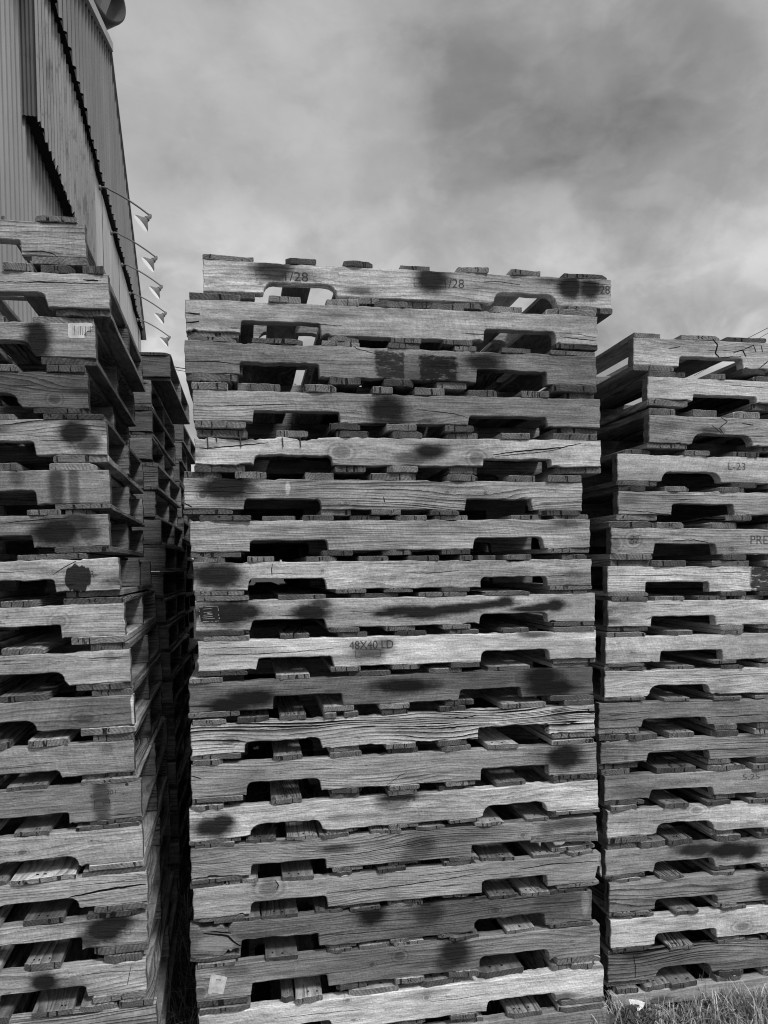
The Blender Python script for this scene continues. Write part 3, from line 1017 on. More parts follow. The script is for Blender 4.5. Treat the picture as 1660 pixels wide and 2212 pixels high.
# ------------------------------------------------------------------ the right stack: p = left corner u, top v, bottom v, top v at u = 1660
Rr = [
 dict(p=(1369, 728.7, 788, 740.6), look=(.44, .25, .9), N=[(1467, 1607, 'sq', .034)], D=[(1373, 1431), (1475, 1561), (1571, 1656)],
      C=[([(1540, 731), (1551, 745), (1546, 763), (1554, 771)], .005), ([(1552, 772), (1602, 770)], .003), ([(1585, 762), (1605, 756), (1612, 770)], .004), ([(1640, 796), (1660, 780)], .003),
         ([(1445, 753), (1470, 748)], .002), ([(1605, 756), (1630, 745)], .0025), ([(1628, 745), (1634, 760)], .003), ([(1645, 745), (1648, 760)], .003)],
      label='topmost pallet of the right stack, front board cracked across'),
 dict(p=(1399.5, 812.7, 859.5, 824), look=(.44, .2, 1.0), N=[(1497, 1636, 'sq', .020)], D=[(1404, 1460), (1461, 1484), (1535, 1571), (1635, 1690)], C=[([(1580, 832), (1660, 838)], .0016)],
      label='pale thin pallet second from the top of the right stack'),
 dict(p=(1402, 895.6, 956, 906.8), look=(.37, .35, .7), N=[(1490, 1633, 'arc', .036)], D=[(1404, 1461), (1497, 1551), (1588, 1641)],
      C=[([(1558, 901), (1572, 910), (1555, 925), (1565, 938)], .0026), ([(1537, 917), (1560, 936)], .002), ([(1604, 914), (1628, 918)], .003)], F=[('s', 1440, 925, 30, 14, .2)],
      label='pallet with a jagged crack over its rounded notch, third in right stack'),
 dict(p=(1334, 980, 1037.8, 988.5), look=(.41, .12, .6), N=[(1424, 1564, 'arc', .034)], D=[(1355, 1408), (1478, 1531), (1586, 1638)], T=[('L-23', 1574, 1611, 1007, 16, INK2)],
      label='pallet printed L-23 sticking out to the left, right stack'),
 dict(p=(1336, 1060.5, 1111, 1064), look=(.38, .6, .6), N=[(1451, 1588, 'sq', .034)], D=[(1337, 1394), (1437, 1488), (1556, 1609)], rough=.0013, F=[('s', 1360, 1078, 20, 10, .3)],
      C=[([(1335, 1101), (1400, 1106), (1450, 1113)], .0018)], label='swirly-grained pallet right under the one printed L-23'),
 dict(p=(1320.6, 1139.6, 1196, 1145), look=(.36, .4, .7), N=[(1412, 1550, 'sq', .034)], D=[(1316, 1415), (1422, 1483), (1536, 1595)], F=[('k', 1331, 1174, 11, 13), ('k', 1369, 1166, 13, 12), ('k', 1581, 1186, 7, 6)],
      T=[('PREM', 1622, 1678, 1166, 19, INK2)], C=[([(1361, 1162), (1366, 1157), (1371, 1160), (1365, 1167), (1361, 1173), (1368, 1175), (1370, 1168), (1364, 1164)], .0014), ([(1372, 1158), (1382, 1156), (1374, 1173), (1386, 1172)], .0014), ([(1455, 1168), (1500, 1166), (1530, 1172)], .003)],
      label='pallet printed PREM at right with a scribbled number at left, right stack'),
 dict(p=(1313, 1223.5, 1279, 1224), look=(.46, .95, .85), N=[(1395, 1533, 'sq', .034)], D=[(1321, 1410), (1410, 1483), (1540, 1620)], F=[('r', 1660, 1250, 36, 40, .95)],
      label='striped-grain pallet with a black painted right part, right stack'),
 dict(p=(1313.5, 1299, 1354.5, 1295), look=(.47, .2, .5), N=[(1407, 1548, 'sq', .034)], D=[(1324, 1401), (1415, 1477), (1509, 1569), (1588, 1657)], F=[('k', 1318, 1321, 8, 6)],
      C=[([(1394, 1336), (1400, 1338), (1412, 1330)], .0018)], label='pale pallet right under the striped one of the right stack'),
 dict(p=(1309, 1377, 1434, 1368), look=(.47, .1, .8), N=[(1426, 1563, 'sq', .034)], D=[(1311, 1394), (1446, 1499), (1557, 1609)], label='pale saw-marked pallet, ninth from top of right stack'),
 dict(p=(1306.5, 1450.6, 1507.5, 1442), look=(.45, .3, .9), N=[(1399, 1540, 'arc', .034)], D=[(1308, 1397), (1450, 1503), (1560, 1607)], F=[('s', 1558, 1475, 22, 40, .2)],
      label='pale pallet with rounded notches, tenth from top of right stack'),
 dict(p=(1294.6, 1520, 1574.5, 1511), look=(.23, .25, .7), N=[(1386, 1530, 'sq', .026)], D=[(1308, 1382), (1436, 1490), (1541, 1600)], C=[([(1297, 1557), (1340, 1555), (1385, 1550)], .002), ([(1530, 1550), (1600, 1546), (1660, 1544)], .0024)],
      label='dark split pallet, eleventh from the top of the right stack'),
 dict(p=(1298, 1602, 1651.7, 1587), look=(.31, .4, .7), N=[(1397, 1535, 'sq', .032)], D=[(1297, 1360), (1361, 1421), (1446, 1502), (1540, 1595), (1634, 1690)], B=[('t', 1296, 1340, .006)],
      C=[([(1390, 1622), (1460, 1621), (1590, 1619), (1660, 1612)], .0018)], F=[('k', 1353, 1638, 5, 6)], label='grey pallet with a chipped top left corner, right stack'),
 dict(p=(1306, 1677.5, 1730.6, 1667), look=(.31, .2, .8), N=[(1403, 1544, 'sq', .030)], D=[(1303, 1366), (1418, 1503), (1531, 1613), (1627, 1690)], F=[('s', 1370, 1712, 60, 18, .45), ('s', 1480, 1688, 70, 10, .2)],
      T=[('5.2S', 1605, 1642, 1679, 12, INK2)], label='pallet with a faint handwritten 5.2S, right stack'),
 dict(p=(1311.8, 1753, 1810, 1738), look=(.50, .2, .6), N=[(1409, 1552, 'arc', .034)], D=[(1318, 1374), (1433, 1485), (1527, 1578), (1617, 1680)], F=[('k', 1506, 1751, 13, 8), ('s', 1570, 1785, 40, 10, .3), ('s', 1620, 1785, 30, 12, .35)],
      rough=.0013, label='bright pallet with rounded notches right under the handwritten one, right stack'),
 dict(p=(1308.5, 1838, 1892.5, 1811.5), look=(.37, .3, .6), N=[(1412, 1547, 'sq', .034)], D=[(1313, 1379), (1385, 1441), (1446, 1498), (1551, 1602)], F=[('s', 1510, 1836, 48, 17, .75), ('s', 1580, 1836, 60, 22, .9), ('s', 1618, 1840, 30, 20, .8)],
      label='pallet with a wide black spray cloud, fifth from bottom of right stack'),
 dict(p=(1316, 1909, 1973, 1883.6), look=(.30, .55, .45), N=[(1415, 1552, 'sq', .034)], D=[(1323, 1389), (1426, 1478), (1541, 1592)], F=[('s', 1655, 1915, 24, 30, .8)], C=[([(1317, 1945), (1450, 1935), (1560, 1924), (1660, 1916)], .0016)],
      label='pallet with flame-like grain, fourth from bottom of right stack'),
 dict(p=(1320, 1990, 2050.5, 1957), look=(.50, .15, .8), N=[(1415, 1550, 'sq', .034)], D=[(1338, 1416), (1461, 1512), (1560, 1613)], F=[('k', 1604, 2002, 16, 10)], label='bright pallet with an oval knot, third from bottom of right stack'),
 dict(p=(1313.5, 2065.7, 2126, 2030), look=(.26, .75, .6), N=[(1410, 1546, 'arc', .036)], D=[(1316, 1399), (1447, 1500), (1553, 1614)], C=[([(1369, 2064), (1373, 2085), (1373, 2112)], .003)],
      label='dark striped pallet second from the bottom of the right stack'),
 dict(p=(1322, 2151.7, 2206, 2111), look=(.38, .2, .9), N=[(1425, 1555, 'sq', .034)], D=[(1335, 1380), (1394, 1450), (1452, 1508), (1551, 1608)], label='bottom pallet of the right stack, half hidden in grass'),
]
for s in Rr:
    s['group'] = 'pallets of the right stack'
    s['fill'] = True
IL = place_stack(Lr, 2.10, R(11.5), .915, 'right', 2000, 0)
IR = place_stack(Rr, 2.5, TH, 1.016, 'left', 3000, 1660)


# ------------------------------------------------------------------ shadowed stacks behind the front row
def joined_pallet(name, r):
    m = MB()
    for y in (0, .489, .978):
        m.box(0, .155, y, y + .038, 0, .089)
        m.box(.383, .836, y, y + .038, .0, .089)
        m.box(1.064, 1.219, y, y + .038, 0, .089)
        m.box(.155, .383, y + .001, y + .037, .038, .088)
        m.box(.836, 1.064, y + .001, y + .037, .038, .088)
    for a, b in DECK:
        j = r.uniform(-.015, .015) if .1 < a < 1.05 else 0
        m.box(a + j, b + j, r.uniform(-.006, .012), 1.016 + r.uniform(-.01, .008), .0892, .104)
    for a, b in BOTT:
        j = r.uniform(-.015, .015) if .1 < a < 1.05 else 0
        m.box(a + j, b + j, r.uniform(-.006, .012), 1.016 + r.uniform(-.01, .008), -.0148, -.0002)
    me = bpy.data.meshes.new(name)
    off = Vector((-.6095, -.508, .0148))
    me.from_pydata([tuple(v + off) for v in m.v], [], m.f)
    me.materials.append(WOOD)
    me.update()
    return me


SIMPLE = [joined_pallet('wooden_pallet', random.Random(50 + k)) for k in range(4)]
ORD = ['topmost', 'second', 'third', 'fourth', 'fifth', 'sixth', 'seventh', 'eighth', 'ninth', 'tenth', 'eleventh', 'twelfth', 'thirteenth', 'fourteenth',
       'fifteenth', 'sixteenth', 'seventeenth', 'eighteenth', 'nineteenth', 'twentieth', 'twenty-first']


def back_stack(corner, right, th, offsets, pitch, group, where, full, seed, look, count=None):
    """corner: upper front corner of the topmost front stringer"""
    r = random.Random(seed)
    z = corner.z
    k = 0
    while z - .106 > -.004 and (count is None or k < count):
        t = th + R(r.uniform(-1.2, 1.2))
        ex = Vector((math.cos(t), math.sin(t), 0))
        dx = offsets[k] if k < len(offsets) else r.uniform(-.02, .02)
        P = Vector((corner.x, corner.y, z)) + ex * dx
        lab = (ORD[k] + ' pallet' if k == 0 else ORD[k] + ' pallet from the top') + ' of ' + where
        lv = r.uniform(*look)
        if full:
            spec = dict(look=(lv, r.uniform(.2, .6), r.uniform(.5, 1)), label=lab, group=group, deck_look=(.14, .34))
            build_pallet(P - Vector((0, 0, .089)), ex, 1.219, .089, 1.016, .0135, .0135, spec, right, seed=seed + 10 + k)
        else:
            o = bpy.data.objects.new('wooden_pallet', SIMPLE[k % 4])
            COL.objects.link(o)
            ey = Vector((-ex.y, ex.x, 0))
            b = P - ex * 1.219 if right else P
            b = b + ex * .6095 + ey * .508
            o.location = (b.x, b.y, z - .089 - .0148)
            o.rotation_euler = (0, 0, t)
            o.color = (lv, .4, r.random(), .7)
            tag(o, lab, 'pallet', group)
        z -= pitch
        k += 1


MC = at_y(340, 768, 3.3)


def moff(u, k):
    return (u - 340) / F * 3.3


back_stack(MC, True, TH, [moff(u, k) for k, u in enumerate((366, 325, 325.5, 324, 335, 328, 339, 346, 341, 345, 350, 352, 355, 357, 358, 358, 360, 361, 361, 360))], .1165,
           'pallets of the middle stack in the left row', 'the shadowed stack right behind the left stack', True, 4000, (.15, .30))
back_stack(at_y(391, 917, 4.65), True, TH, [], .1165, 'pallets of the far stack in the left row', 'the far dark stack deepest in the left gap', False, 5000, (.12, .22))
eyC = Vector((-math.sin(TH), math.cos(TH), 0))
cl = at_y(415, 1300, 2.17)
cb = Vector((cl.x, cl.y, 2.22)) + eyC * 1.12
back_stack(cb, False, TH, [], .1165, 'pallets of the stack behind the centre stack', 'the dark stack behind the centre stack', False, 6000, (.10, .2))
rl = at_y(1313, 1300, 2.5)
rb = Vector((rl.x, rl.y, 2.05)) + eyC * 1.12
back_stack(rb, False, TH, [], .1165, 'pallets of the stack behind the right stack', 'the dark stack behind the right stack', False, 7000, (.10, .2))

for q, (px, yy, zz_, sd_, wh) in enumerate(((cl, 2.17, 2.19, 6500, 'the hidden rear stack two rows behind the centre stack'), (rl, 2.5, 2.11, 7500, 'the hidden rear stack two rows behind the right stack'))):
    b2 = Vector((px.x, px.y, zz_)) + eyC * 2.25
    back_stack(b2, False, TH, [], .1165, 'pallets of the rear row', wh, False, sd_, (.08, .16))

# ------------------------------------------------------------------ stickers
PAPER = plain_mat('sticker_paper', .58, .7, 45, .35)
BLACK = plain_mat('printed_black', .02, .6, 60, .2)


def sticker(idx, pts, bars=None, text=None):
    root, fs, local, spec = [p for p in PALLETS if p[3].get('sticker') == idx][0]
    m = MB()
    n = len(pts)
    q = [local(u, v) for u, v in pts]
    m.poly([(x, -.0014, z) for x, z in q])
    o = m.build('label_sticker', PAPER, fs)
    o['label'] = 'white paper sticker'
    if bars:
        b = MB()
        rr = random.Random(3)
        ua, ub, va, vb = bars
        u = ua
        while u < ub:
            w = rr.choice([.8, .8, 1.4, 2.0])
            xa, za = local(u, va + (u - ua) * .02)
            xb, zb = local(min(u + w, ub), vb - (6 if u > ub - 12 else 0))
            b.poly([(xa, -.0019, zb), (xb, -.0019, zb), (xb, -.0019, za), (xa, -.0019, za)])
            u += w + rr.choice([.8, 1.1, 1.6])
        b.build('barcode', BLACK, o)
    if text:
        txt, ua, ub, v, h = text
        xa, za = local(ua, v)
        xb, _ = local(ub, v)
        _, zb = local(ua, v - h)
        t = stamp_text(o, txt, xa, xb, za, zb - za, BLACK)
        t.location.y = -.001


sticker('code', [(450, 2146.5), (449.6, 2142), (455, 2108), (458, 2105.3), (463, 2104.8), (485, 2109), (491.4, 2112), (490, 2117), (482.5, 2146), (479, 2148), (472, 2146.6), (459, 2144), (457, 2147)],
        text=('TMA', 467, 477.5, 2117, 5))
sticker('barcode', [(150, 731), (147.5, 727), (147, 700), (150, 697.5), (170, 698), (186, 697), (199, 698.5), (201, 704), (197, 707), (200, 710), (196, 714), (189, 715), (186, 719), (182, 722), (183, 730), (180, 731)],
        bars=(156.5, 197, 704, 724))
root, fs, local, spec = [p for p in PALLETS if p[3].get('sticker') == 'barcode'][0]

root, fs, local, spec = PALLETS[8]
rem = MB()
rr = random.Random(12)
cn = [local(*q) for q in ((430.5, 1312), (470.5, 1310), (473.5, 1341), (433.5, 1342.5))]
rem.poly([(x, -.0012, z) for x, z in cn], 0)
for k in range(4):
    (x0, z0), (x1, z1) = cn[k], cn[(k + 1) % 4]
    for q in range(9):
        if rr.random() < .25: continue
        a, b = q / 9, (q + .9) / 9
        w = rr.uniform(.0008, .0022)
        p0, p1 = Vector((x0 + (x1 - x0) * a, 0, z0 + (z1 - z0) * a)), Vector((x0 + (x1 - x0) * b, 0, z0 + (z1 - z0) * b))
        nn = Vector((-(p1 - p0).z, 0, (p1 - p0).x)).normalized() * w
        up = Vector((0, -.0019, 0))
        rem.poly([p0 + up, p1 + up, p1 + nn + up, p0 + nn + up], 1)
for q in range(7):
    f0, f1, h = rr.uniform(.1, .5), rr.uniform(.5, .9), rr.uniform(.12, .88)
    def bl(a, b):
        return Vector((cn[3][0] + (cn[2][0] - cn[3][0]) * a + (cn[0][0] - cn[3][0]) * b, -.0019, cn[3][1] + (cn[2][1] - cn[3][1]) * a + (cn[0][1] - cn[3][1]) * b))
    rem.poly([bl(f0, h), bl(f1, h + .03), bl(f1, h + .06), bl(f0, h + .03)], 1)
o = rem.build('label_remnant', [BLACK, plain_mat('torn_label_edge', .34, .7, 200, .5)], fs)
o['label'] = 'black painted square label, its edges scraped pale'

# ------------------------------------------------------------------ the metal barn on the left
hd = ray(445, 1231)
hd.z = 0
hd.normalize()
nrm = Vector((hd.y, -hd.x, 0))
W0 = at_y(216, 405, 17.0)


def sz(u, v, off=0.0):
    d = ray(u, v)
    B = W0 + nrm * off
    q = CAM + d * ((B - CAM).dot(nrm) / d.dot(nrm))
    return (q - B).dot(hd), q.z


def wp(s, z, off=0.0):
    return Vector((W0.x, W0.y, 0)) + hd * s + nrm * off + Vector((0, 0, z))


def metal_mat(name, level, amp, rust, vert=True):
    m, t, p = new_mat(name)
    tc = t.node('ShaderNodeTexCoord').outputs['Object']
    st = t.noise(t.scaled(tc, (2.5, 2.5, .12)), 1, 4, .6)
    bl = t.noise(tc, .55, 4, .6)
    v = t.mul(t.lin(st, .3, .7, 1 - amp, 1 + amp), level)
    v = t.mul(v, t.lin(bl, .3, .7, .85, 1.12))
    if rust:
        rs = t.noise(t.scaled(tc, (3, 3, 1.6)), 1, 7, .72)
        v = t.mul(v, t.step(rs, .50, .66, 1.0, 1 - rust))
        sp = t.noise(tc, 14, 3, .7)
        v = t.mul(v, t.step(sp, .6, .72, 1.0, 1 - rust * .7))
    p.inputs['Roughness'].default_value = .55
    p.inputs['Metallic'].default_value = 0.0
    finish(t, p, v, t.noise(tc, 3, 2), .01, .25)
    return m


GALV = metal_mat('shade_toned_siding', .03, .14, 0)  # gable valleys and far flanks, shade painted into the tone
CREST = metal_mat('highlight_rib', .21, .12, 0)  # gable crests and near flanks, highlight painted into the tone
CREST1 = metal_mat('pale_highlight_rib', .30, .10, 0)  # painted highlight for the ribs of the lower wall
CREST2 = metal_mat('rusty_highlight_rib', .28, .14, .45)  # rust, plus a painted highlight on the skirt ribs
SIDING = metal_mat('shade_pale_siding', .06, .12, .1)  # lower wall valleys in painted shade, same tone on the roof
RUSTY = metal_mat('rusty_shade_siding', .055, .16, .62)  # rust over a valley tone darkened as painted shade
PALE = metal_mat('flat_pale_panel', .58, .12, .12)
DARKM = metal_mat('shaded_ribbed_panel', .11, .2, .2)  # dark tone stands in for the shade on the skirt's end
TRIM = metal_mat('roof_trim', .50, .05, 0)
SOFF = plain_mat('dark_soffit', .03, .9)


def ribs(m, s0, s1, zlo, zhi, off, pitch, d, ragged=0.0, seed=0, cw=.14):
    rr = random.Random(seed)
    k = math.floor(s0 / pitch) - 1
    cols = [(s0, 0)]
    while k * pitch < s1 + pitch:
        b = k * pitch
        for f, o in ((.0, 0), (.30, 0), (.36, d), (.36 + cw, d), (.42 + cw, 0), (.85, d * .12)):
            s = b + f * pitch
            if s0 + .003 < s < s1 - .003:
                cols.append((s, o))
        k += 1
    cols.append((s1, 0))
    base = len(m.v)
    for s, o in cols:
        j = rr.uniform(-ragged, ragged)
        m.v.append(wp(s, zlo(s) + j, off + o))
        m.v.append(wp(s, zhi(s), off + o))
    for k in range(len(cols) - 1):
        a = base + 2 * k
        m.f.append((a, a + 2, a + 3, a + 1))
        m.m.append(1 if cols[k + 1][1] > d * .5 else 0)  # crest and near flank take the painted highlight, the rest painted shade


barn = empty('metal_barn', Matrix.Translation(wp(0, 0, -6)))
tag(barn, 'tall barn clad in ribbed metal with a gable wall and rusty skirt', 'barn')
BINV = barn.matrix_world.inverted()


def barn_part(m, name, mat):
    m.v = [BINV @ v for v in m.v]
    return m.build(name, mat, barn)


zA = (sz(216, 405)[1] + sz(297, 691)[1]) / 2
sPk, zPk = sz(245, 110, .2)
sFar = sz(318, 765, .2)[0]
sNear = 2 * sPk - sFar
sCor = sz(80, 260)[0]
zD = (sz(80, 260)[1] + sz(165, 475)[1]) / 2
sPan = sz(207, 500)[0]


def rake(s):
    return zA + (zPk - zA) * max(0, 1 - abs(s - sPk) / (sFar - sPk))


m = MB()
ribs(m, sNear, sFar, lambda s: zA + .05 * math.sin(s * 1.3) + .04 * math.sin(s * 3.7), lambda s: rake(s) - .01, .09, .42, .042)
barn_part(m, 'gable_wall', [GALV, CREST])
m = MB()
for a, b in ((sNear - .3, sPk), (sPk, sFar + .3)):
    za, zb = zA + (zPk - zA) * (1 - abs(a - sPk) / (sFar - sPk)), zA + (zPk - zA) * (1 - abs(b - sPk) / (sFar - sPk))
    near_ = a < sPk - .1 and b <= sPk + .01
    w0, w1, oo = (-.02, .18, .20) if near_ else (-.01, .05, .17)
    q = [wp(a, za + w0, oo), wp(b, zb + w0, oo), wp(b, zb + w1, oo), wp(a, za + w1, oo)]
    q2 = [p - nrm * (oo - .03) for p in q]
    m.poly(q); m.poly(q2[::-1])
    for i in range(4):
        j = (i + 1) % 4
        m.poly([q[i], q2[i], q2[j], q[j]])
barn_part(m, 'roof_trim', TRIM)
m = MB()
for a, b in ((sNear - .3, sPk), (sPk, sFar + .3)):
    za, zb = zA + (zPk - zA) * (1 - abs(a - sPk) / (sFar - sPk)), zA + (zPk - zA) * (1 - abs(b - sPk) / (sFar - sPk))
    q = [wp(a, za + .06, .05), wp(b, zb + .06, .05), wp(b, zb + .06, -12), wp(a, za + .06, -12)]
    q2 = [p - Vector((0, 0, .07)) for p in q]
    m.poly(q); m.poly(q2[::-1])
    for i in range(4):
        j = (i + 1) % 4
        m.poly([q[i], q2[i], q2[j], q[j]])
barn_part(m, 'roof', SIDING)
m = MB()
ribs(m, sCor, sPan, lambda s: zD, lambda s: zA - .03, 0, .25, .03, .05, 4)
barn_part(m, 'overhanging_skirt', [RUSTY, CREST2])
m = MB()                                                    # end of the skirt, facing the yard entrance
kk = 8
for k in range(kk):
    o0, o1 = -.20 + .20 * k / kk, -.20 + .20 * (k + 1) / kk
    d0, d1 = (.0, .02) if k % 2 else (.02, .0)
    m.poly([wp(sCor - d0, zD, o0), wp(sCor - d1, zD, o1), wp(sCor - d1, zA, o1), wp(sCor - d0, zA, o0)])
barn_part(m, 'skirt_end', DARKM)
m = MB()
m.poly([wp(sCor, zD + .06, -.20), wp(sCor, zD + .06, -.01), wp(sPan, zD + .06, -.01), wp(sPan, zD + .06, -.20)])
m.poly([wp(sNear, zA + .06, -.3), wp(sNear, zA + .06, .085), wp(sFar, zA + .06, .085), wp(sFar, zA + .06, -.3)])
barn_part(m, 'soffit', SOFF)
m = MB()
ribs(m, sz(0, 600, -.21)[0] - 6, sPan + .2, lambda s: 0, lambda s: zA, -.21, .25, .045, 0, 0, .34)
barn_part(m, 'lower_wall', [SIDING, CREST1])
m = MB()
s = sPan
rr = random.Random(9)
while s < sFar - .05:
    e = min(sFar, s + rr.uniform(.9, 1.6))
    o = rr.uniform(-.012, .004)
    q = [wp(s + .012, 0, o), wp(e, 0, o), wp(e, zA - .04, o), wp(s + .012, zA - .04, o)]
    m.poly(q)
    m.poly([wp(s, 0, -.05), wp(s + .012, 0, -.05), wp(s + .012, zA - .05, -.05), wp(s, zA - .05, -.05)], 1)
    s = e
m.poly([wp(sPan, 0, -.06), wp(sPan, 0, .0), wp(sPan, zA - .04, 0), wp(sPan, zA - .04, -.06)])
m.poly([wp(sFar, 0, 0), wp(sFar, 0, -11.5), wp(sFar, zA, -11.5), wp(sFar, zA, 0)])
barn_part(m, 'panel_wall', [PALE, SOFF])

# gooseneck lamps along the foot of the gable
SHADE = plain_mat('grey_lamp_enamel', .16, .4, 8, .2)
INNER = plain_mat('white_lamp_enamel', .85, .4, 8, .05)
_p = [n for n in INNER.node_tree.nodes if n.type == 'BSDF_PRINCIPLED'][0]
_p.inputs['Emission Color'].default_value = (1, 1, 1, 1)
_p.inputs['Emission Strength'].default_value = .5
LAMPLAB = ['gooseneck lamp with white lit reflector, nearest and largest of the row on the barn', 'second gooseneck lamp of the row, counted from the nearest one',
           'middle gooseneck lamp in the row of barn lamps', 'fourth gooseneck lamp of the row, counted from the nearest one', 'smallest and farthest gooseneck lamp in the row on the barn']
lampU = [(216, 405), (241, 503), (263.7, 572), (280.5, 634), (297.3, 691)]
for k, (u, v) in enumerate(lampU):
    s, z = sz(u, v, .25)
    base = wp(s, z, .25)
    Ml = Matrix(((nrm.x, hd.x, 0, base.x), (nrm.y, hd.y, 0, base.y), (0, 0, 1, base.z), (0, 0, 0, 1)))
    root = empty('gooseneck_lamp', Ml)
    tag(root, LAMPLAB[k], 'lamp', 'gooseneck lamps along the barn wall')
    m = MB()
    pts = []
    for q in range(15):
        x = .92 * q / 14
        pts.append((x, 0, .02 * math.sin(min(1, x / .2) * 3.14) - .58 * max(0, x - .08) ** 1.35))
    end = Vector(pts[-1])
    m.tube(pts, .017, 8)
    m.tube([(-.02, 0, 0), (.02, 0, 0)], .05, 10)
    m.build('arm', SHADE, root, True)
    ax = Vector((-.74, -.07, -.67)).normalized()
    m = MB()
    m.tube([end + Vector((0, 0, .03)), end + ax * .02, end + ax * .07, end + ax * .075, end + ax * .10], .04, 10, radii=[.025, .04, .04, .055, .055])
    m.build('socket', SHADE, root, True)
    a = Vector((0, 1, 0))
    b = ax.cross(a)
    m = MB()
    prof = [(.09, .05), (.13, .06), (.16, .095), (.20, .145), (.25, .185), (.255, .185), (.247, .178), (.20, .135), (.15, .07), (.13, .02)]
    n = 24
    for d, rad in prof:
        for j in range(n):
            an = 6.28318 * j / n
            m.v.append(end + ax * d + (a * math.cos(an) + b * math.sin(an)) * rad)
    for q in range(len(prof) - 1):
        for j in range(n):
            j2 = (j + 1) % n
            m.f.append((q * n + j, q * n + j2, (q + 1) * n + j2, (q + 1) * n + j))
            m.m.append(1 if q >= 5 else 0)
    m.build('lamp_shade', [SHADE, INNER], root, True)

# round roof cowl above the near rake
cc = at_y(236, -8, 19.8)
cdir = (CAM - cc).normalized()
rt = Vector((0, 0, 1)).cross(cdir).normalized()
upv = cdir.cross(rt).normalized()
axv = (cdir * .62 + (rt * .86 + upv * .50).normalized() * .78).normalized()
sv = axv.cross(Vector((0, 0, 1))).normalized()
tv = axv.cross(sv)
DRUM = plain_mat('dull_sheet_metal', .13, .5, 2, .15)
cowl = empty('roof_cowl', Matrix.Translation(cc))
tag(cowl, 'round open drum-shaped cowl on the barn roof edge', 'roof vent')
m = MB()
n = 40
KC = 1.24
ring = [(0, .42), (-.02, .46), (-.08, .47), (-.50, .47), (-.56, .46), (-.56, .42), (-.3, .415), (0, .42)]
for d, rad in ring:
    for j in range(n):
        an = 6.28318 * j / n
        m.v.append((axv * d + (sv * math.cos(an) + tv * math.sin(an)) * rad) * KC)
for q in range(len(ring) - 1):
    for j in range(n):
        j2 = (j + 1) % n
        m.f.append((q * n + j, (q + 1) * n + j, (q + 1) * n + j2, q * n + j2))
        m.m.append(0)
m.build('drum', DRUM, cowl, True)
m = MB()
e1 = (sv * .35 + tv * .94).normalized()
e2 = axv.cross(e1)
Mx = Matrix(((e1.x, e2.x, axv.x, 0), (e1.y, e2.y, axv.y, 0), (e1.z, e2.z, axv.z, 0), (0, 0, 0, 1)))
m.box(-.415 * KC, .415 * KC, -.10, .10, -.42, -.05, 0, Mx)
m.build('cross_plate', DRUM, cowl)
m = MB()
m.tube([(-axv * .4) - Vector((0, 0, .5)), (-axv * .4) - Vector((0, 0, .6)) - nrm * 1.2, (-axv * .4) - Vector((0, 0, 2.2)) - nrm * 1.3], .07, 10)
m.build('bracket', DRUM, cowl)

# overhead wires
WIRE = plain_mat('wire_black', .03, .6)
for nm, pts, r_ in (('left', ((325, 780, 31), (385, 794, 33), (640, 830, 42)), .02), ('left2', ((325, 788, 31), (385, 799.5, 33), (640, 842, 42)), .014),
                    ('right', ((1500, 790, 26), (1605, 736, 26), (1660, 708, 26), (1800, 630, 26)), .010), ('right2', ((1500, 812, 26), (1640, 731, 26), (1662, 718, 26), (1800, 640, 26)), .008)):
    m = MB()
    m.tube([at_y(*p) for p in pts], r_, 6)
    o = m.build('overhead_wire', WIRE)
    tag(o, {'left': 'upper thick overhead wire in the gap beside the centre stack', 'left2': 'lower thin overhead wire in the gap beside the centre stack',
            'right': 'upper thin overhead wire in the sky above the right stack', 'right2': 'lower faint overhead wire at the right picture edge'}[nm], 'wire')

# ------------------------------------------------------------------ ground and grass
gm, t, p = new_mat('earth_and_thatch')
tc = t.node('ShaderNodeTexCoord').outputs['Object']
v = t.mul(t.lin(t.noise(tc, 9, 6, .7), .3, .7, .4, 1.5), .06)
finish(t, p, v, t.noise(tc, 40, 4, .7), .02, 1)
g = MB()
ng = 60
ext = [-300, -80, -20, -6] + [-3 + 9 * k / ng for k in range(ng + 1)] + [9, 20, 80, 300]
exy = [-300, -60, -10, -2] + [9 * k / ng for k in range(ng + 1)] + [14, 30, 90, 400]
for y in exy:
    for x in ext:
        near = 1 if (-3.01 < x < 6.01 and -.01 < y < 9.01) else 0
        g.v.append(Vector((x, y, near * (.010 * math.sin(x * 7.1 + y * 3) + .008 * math.sin(y * 11 - x * 5)) - .03)))
w = len(ext)
for a in range(len(exy) - 1):
    for b in range(w - 1):
        g.f.append((a * w + b, a * w + b + 1, (a + 1) * w + b + 1, (a + 1) * w + b))
        g.m.append(0)
tag(g.build('ground', gm), kind='structure')

bm_, t, p = new_mat('dry_grass_blade')
at = t.node('ShaderNodeAttribute', attribute_name='shade')
p.inputs['Roughness'].default_value = .6
finish(t, p, at.outputs['Fac'])


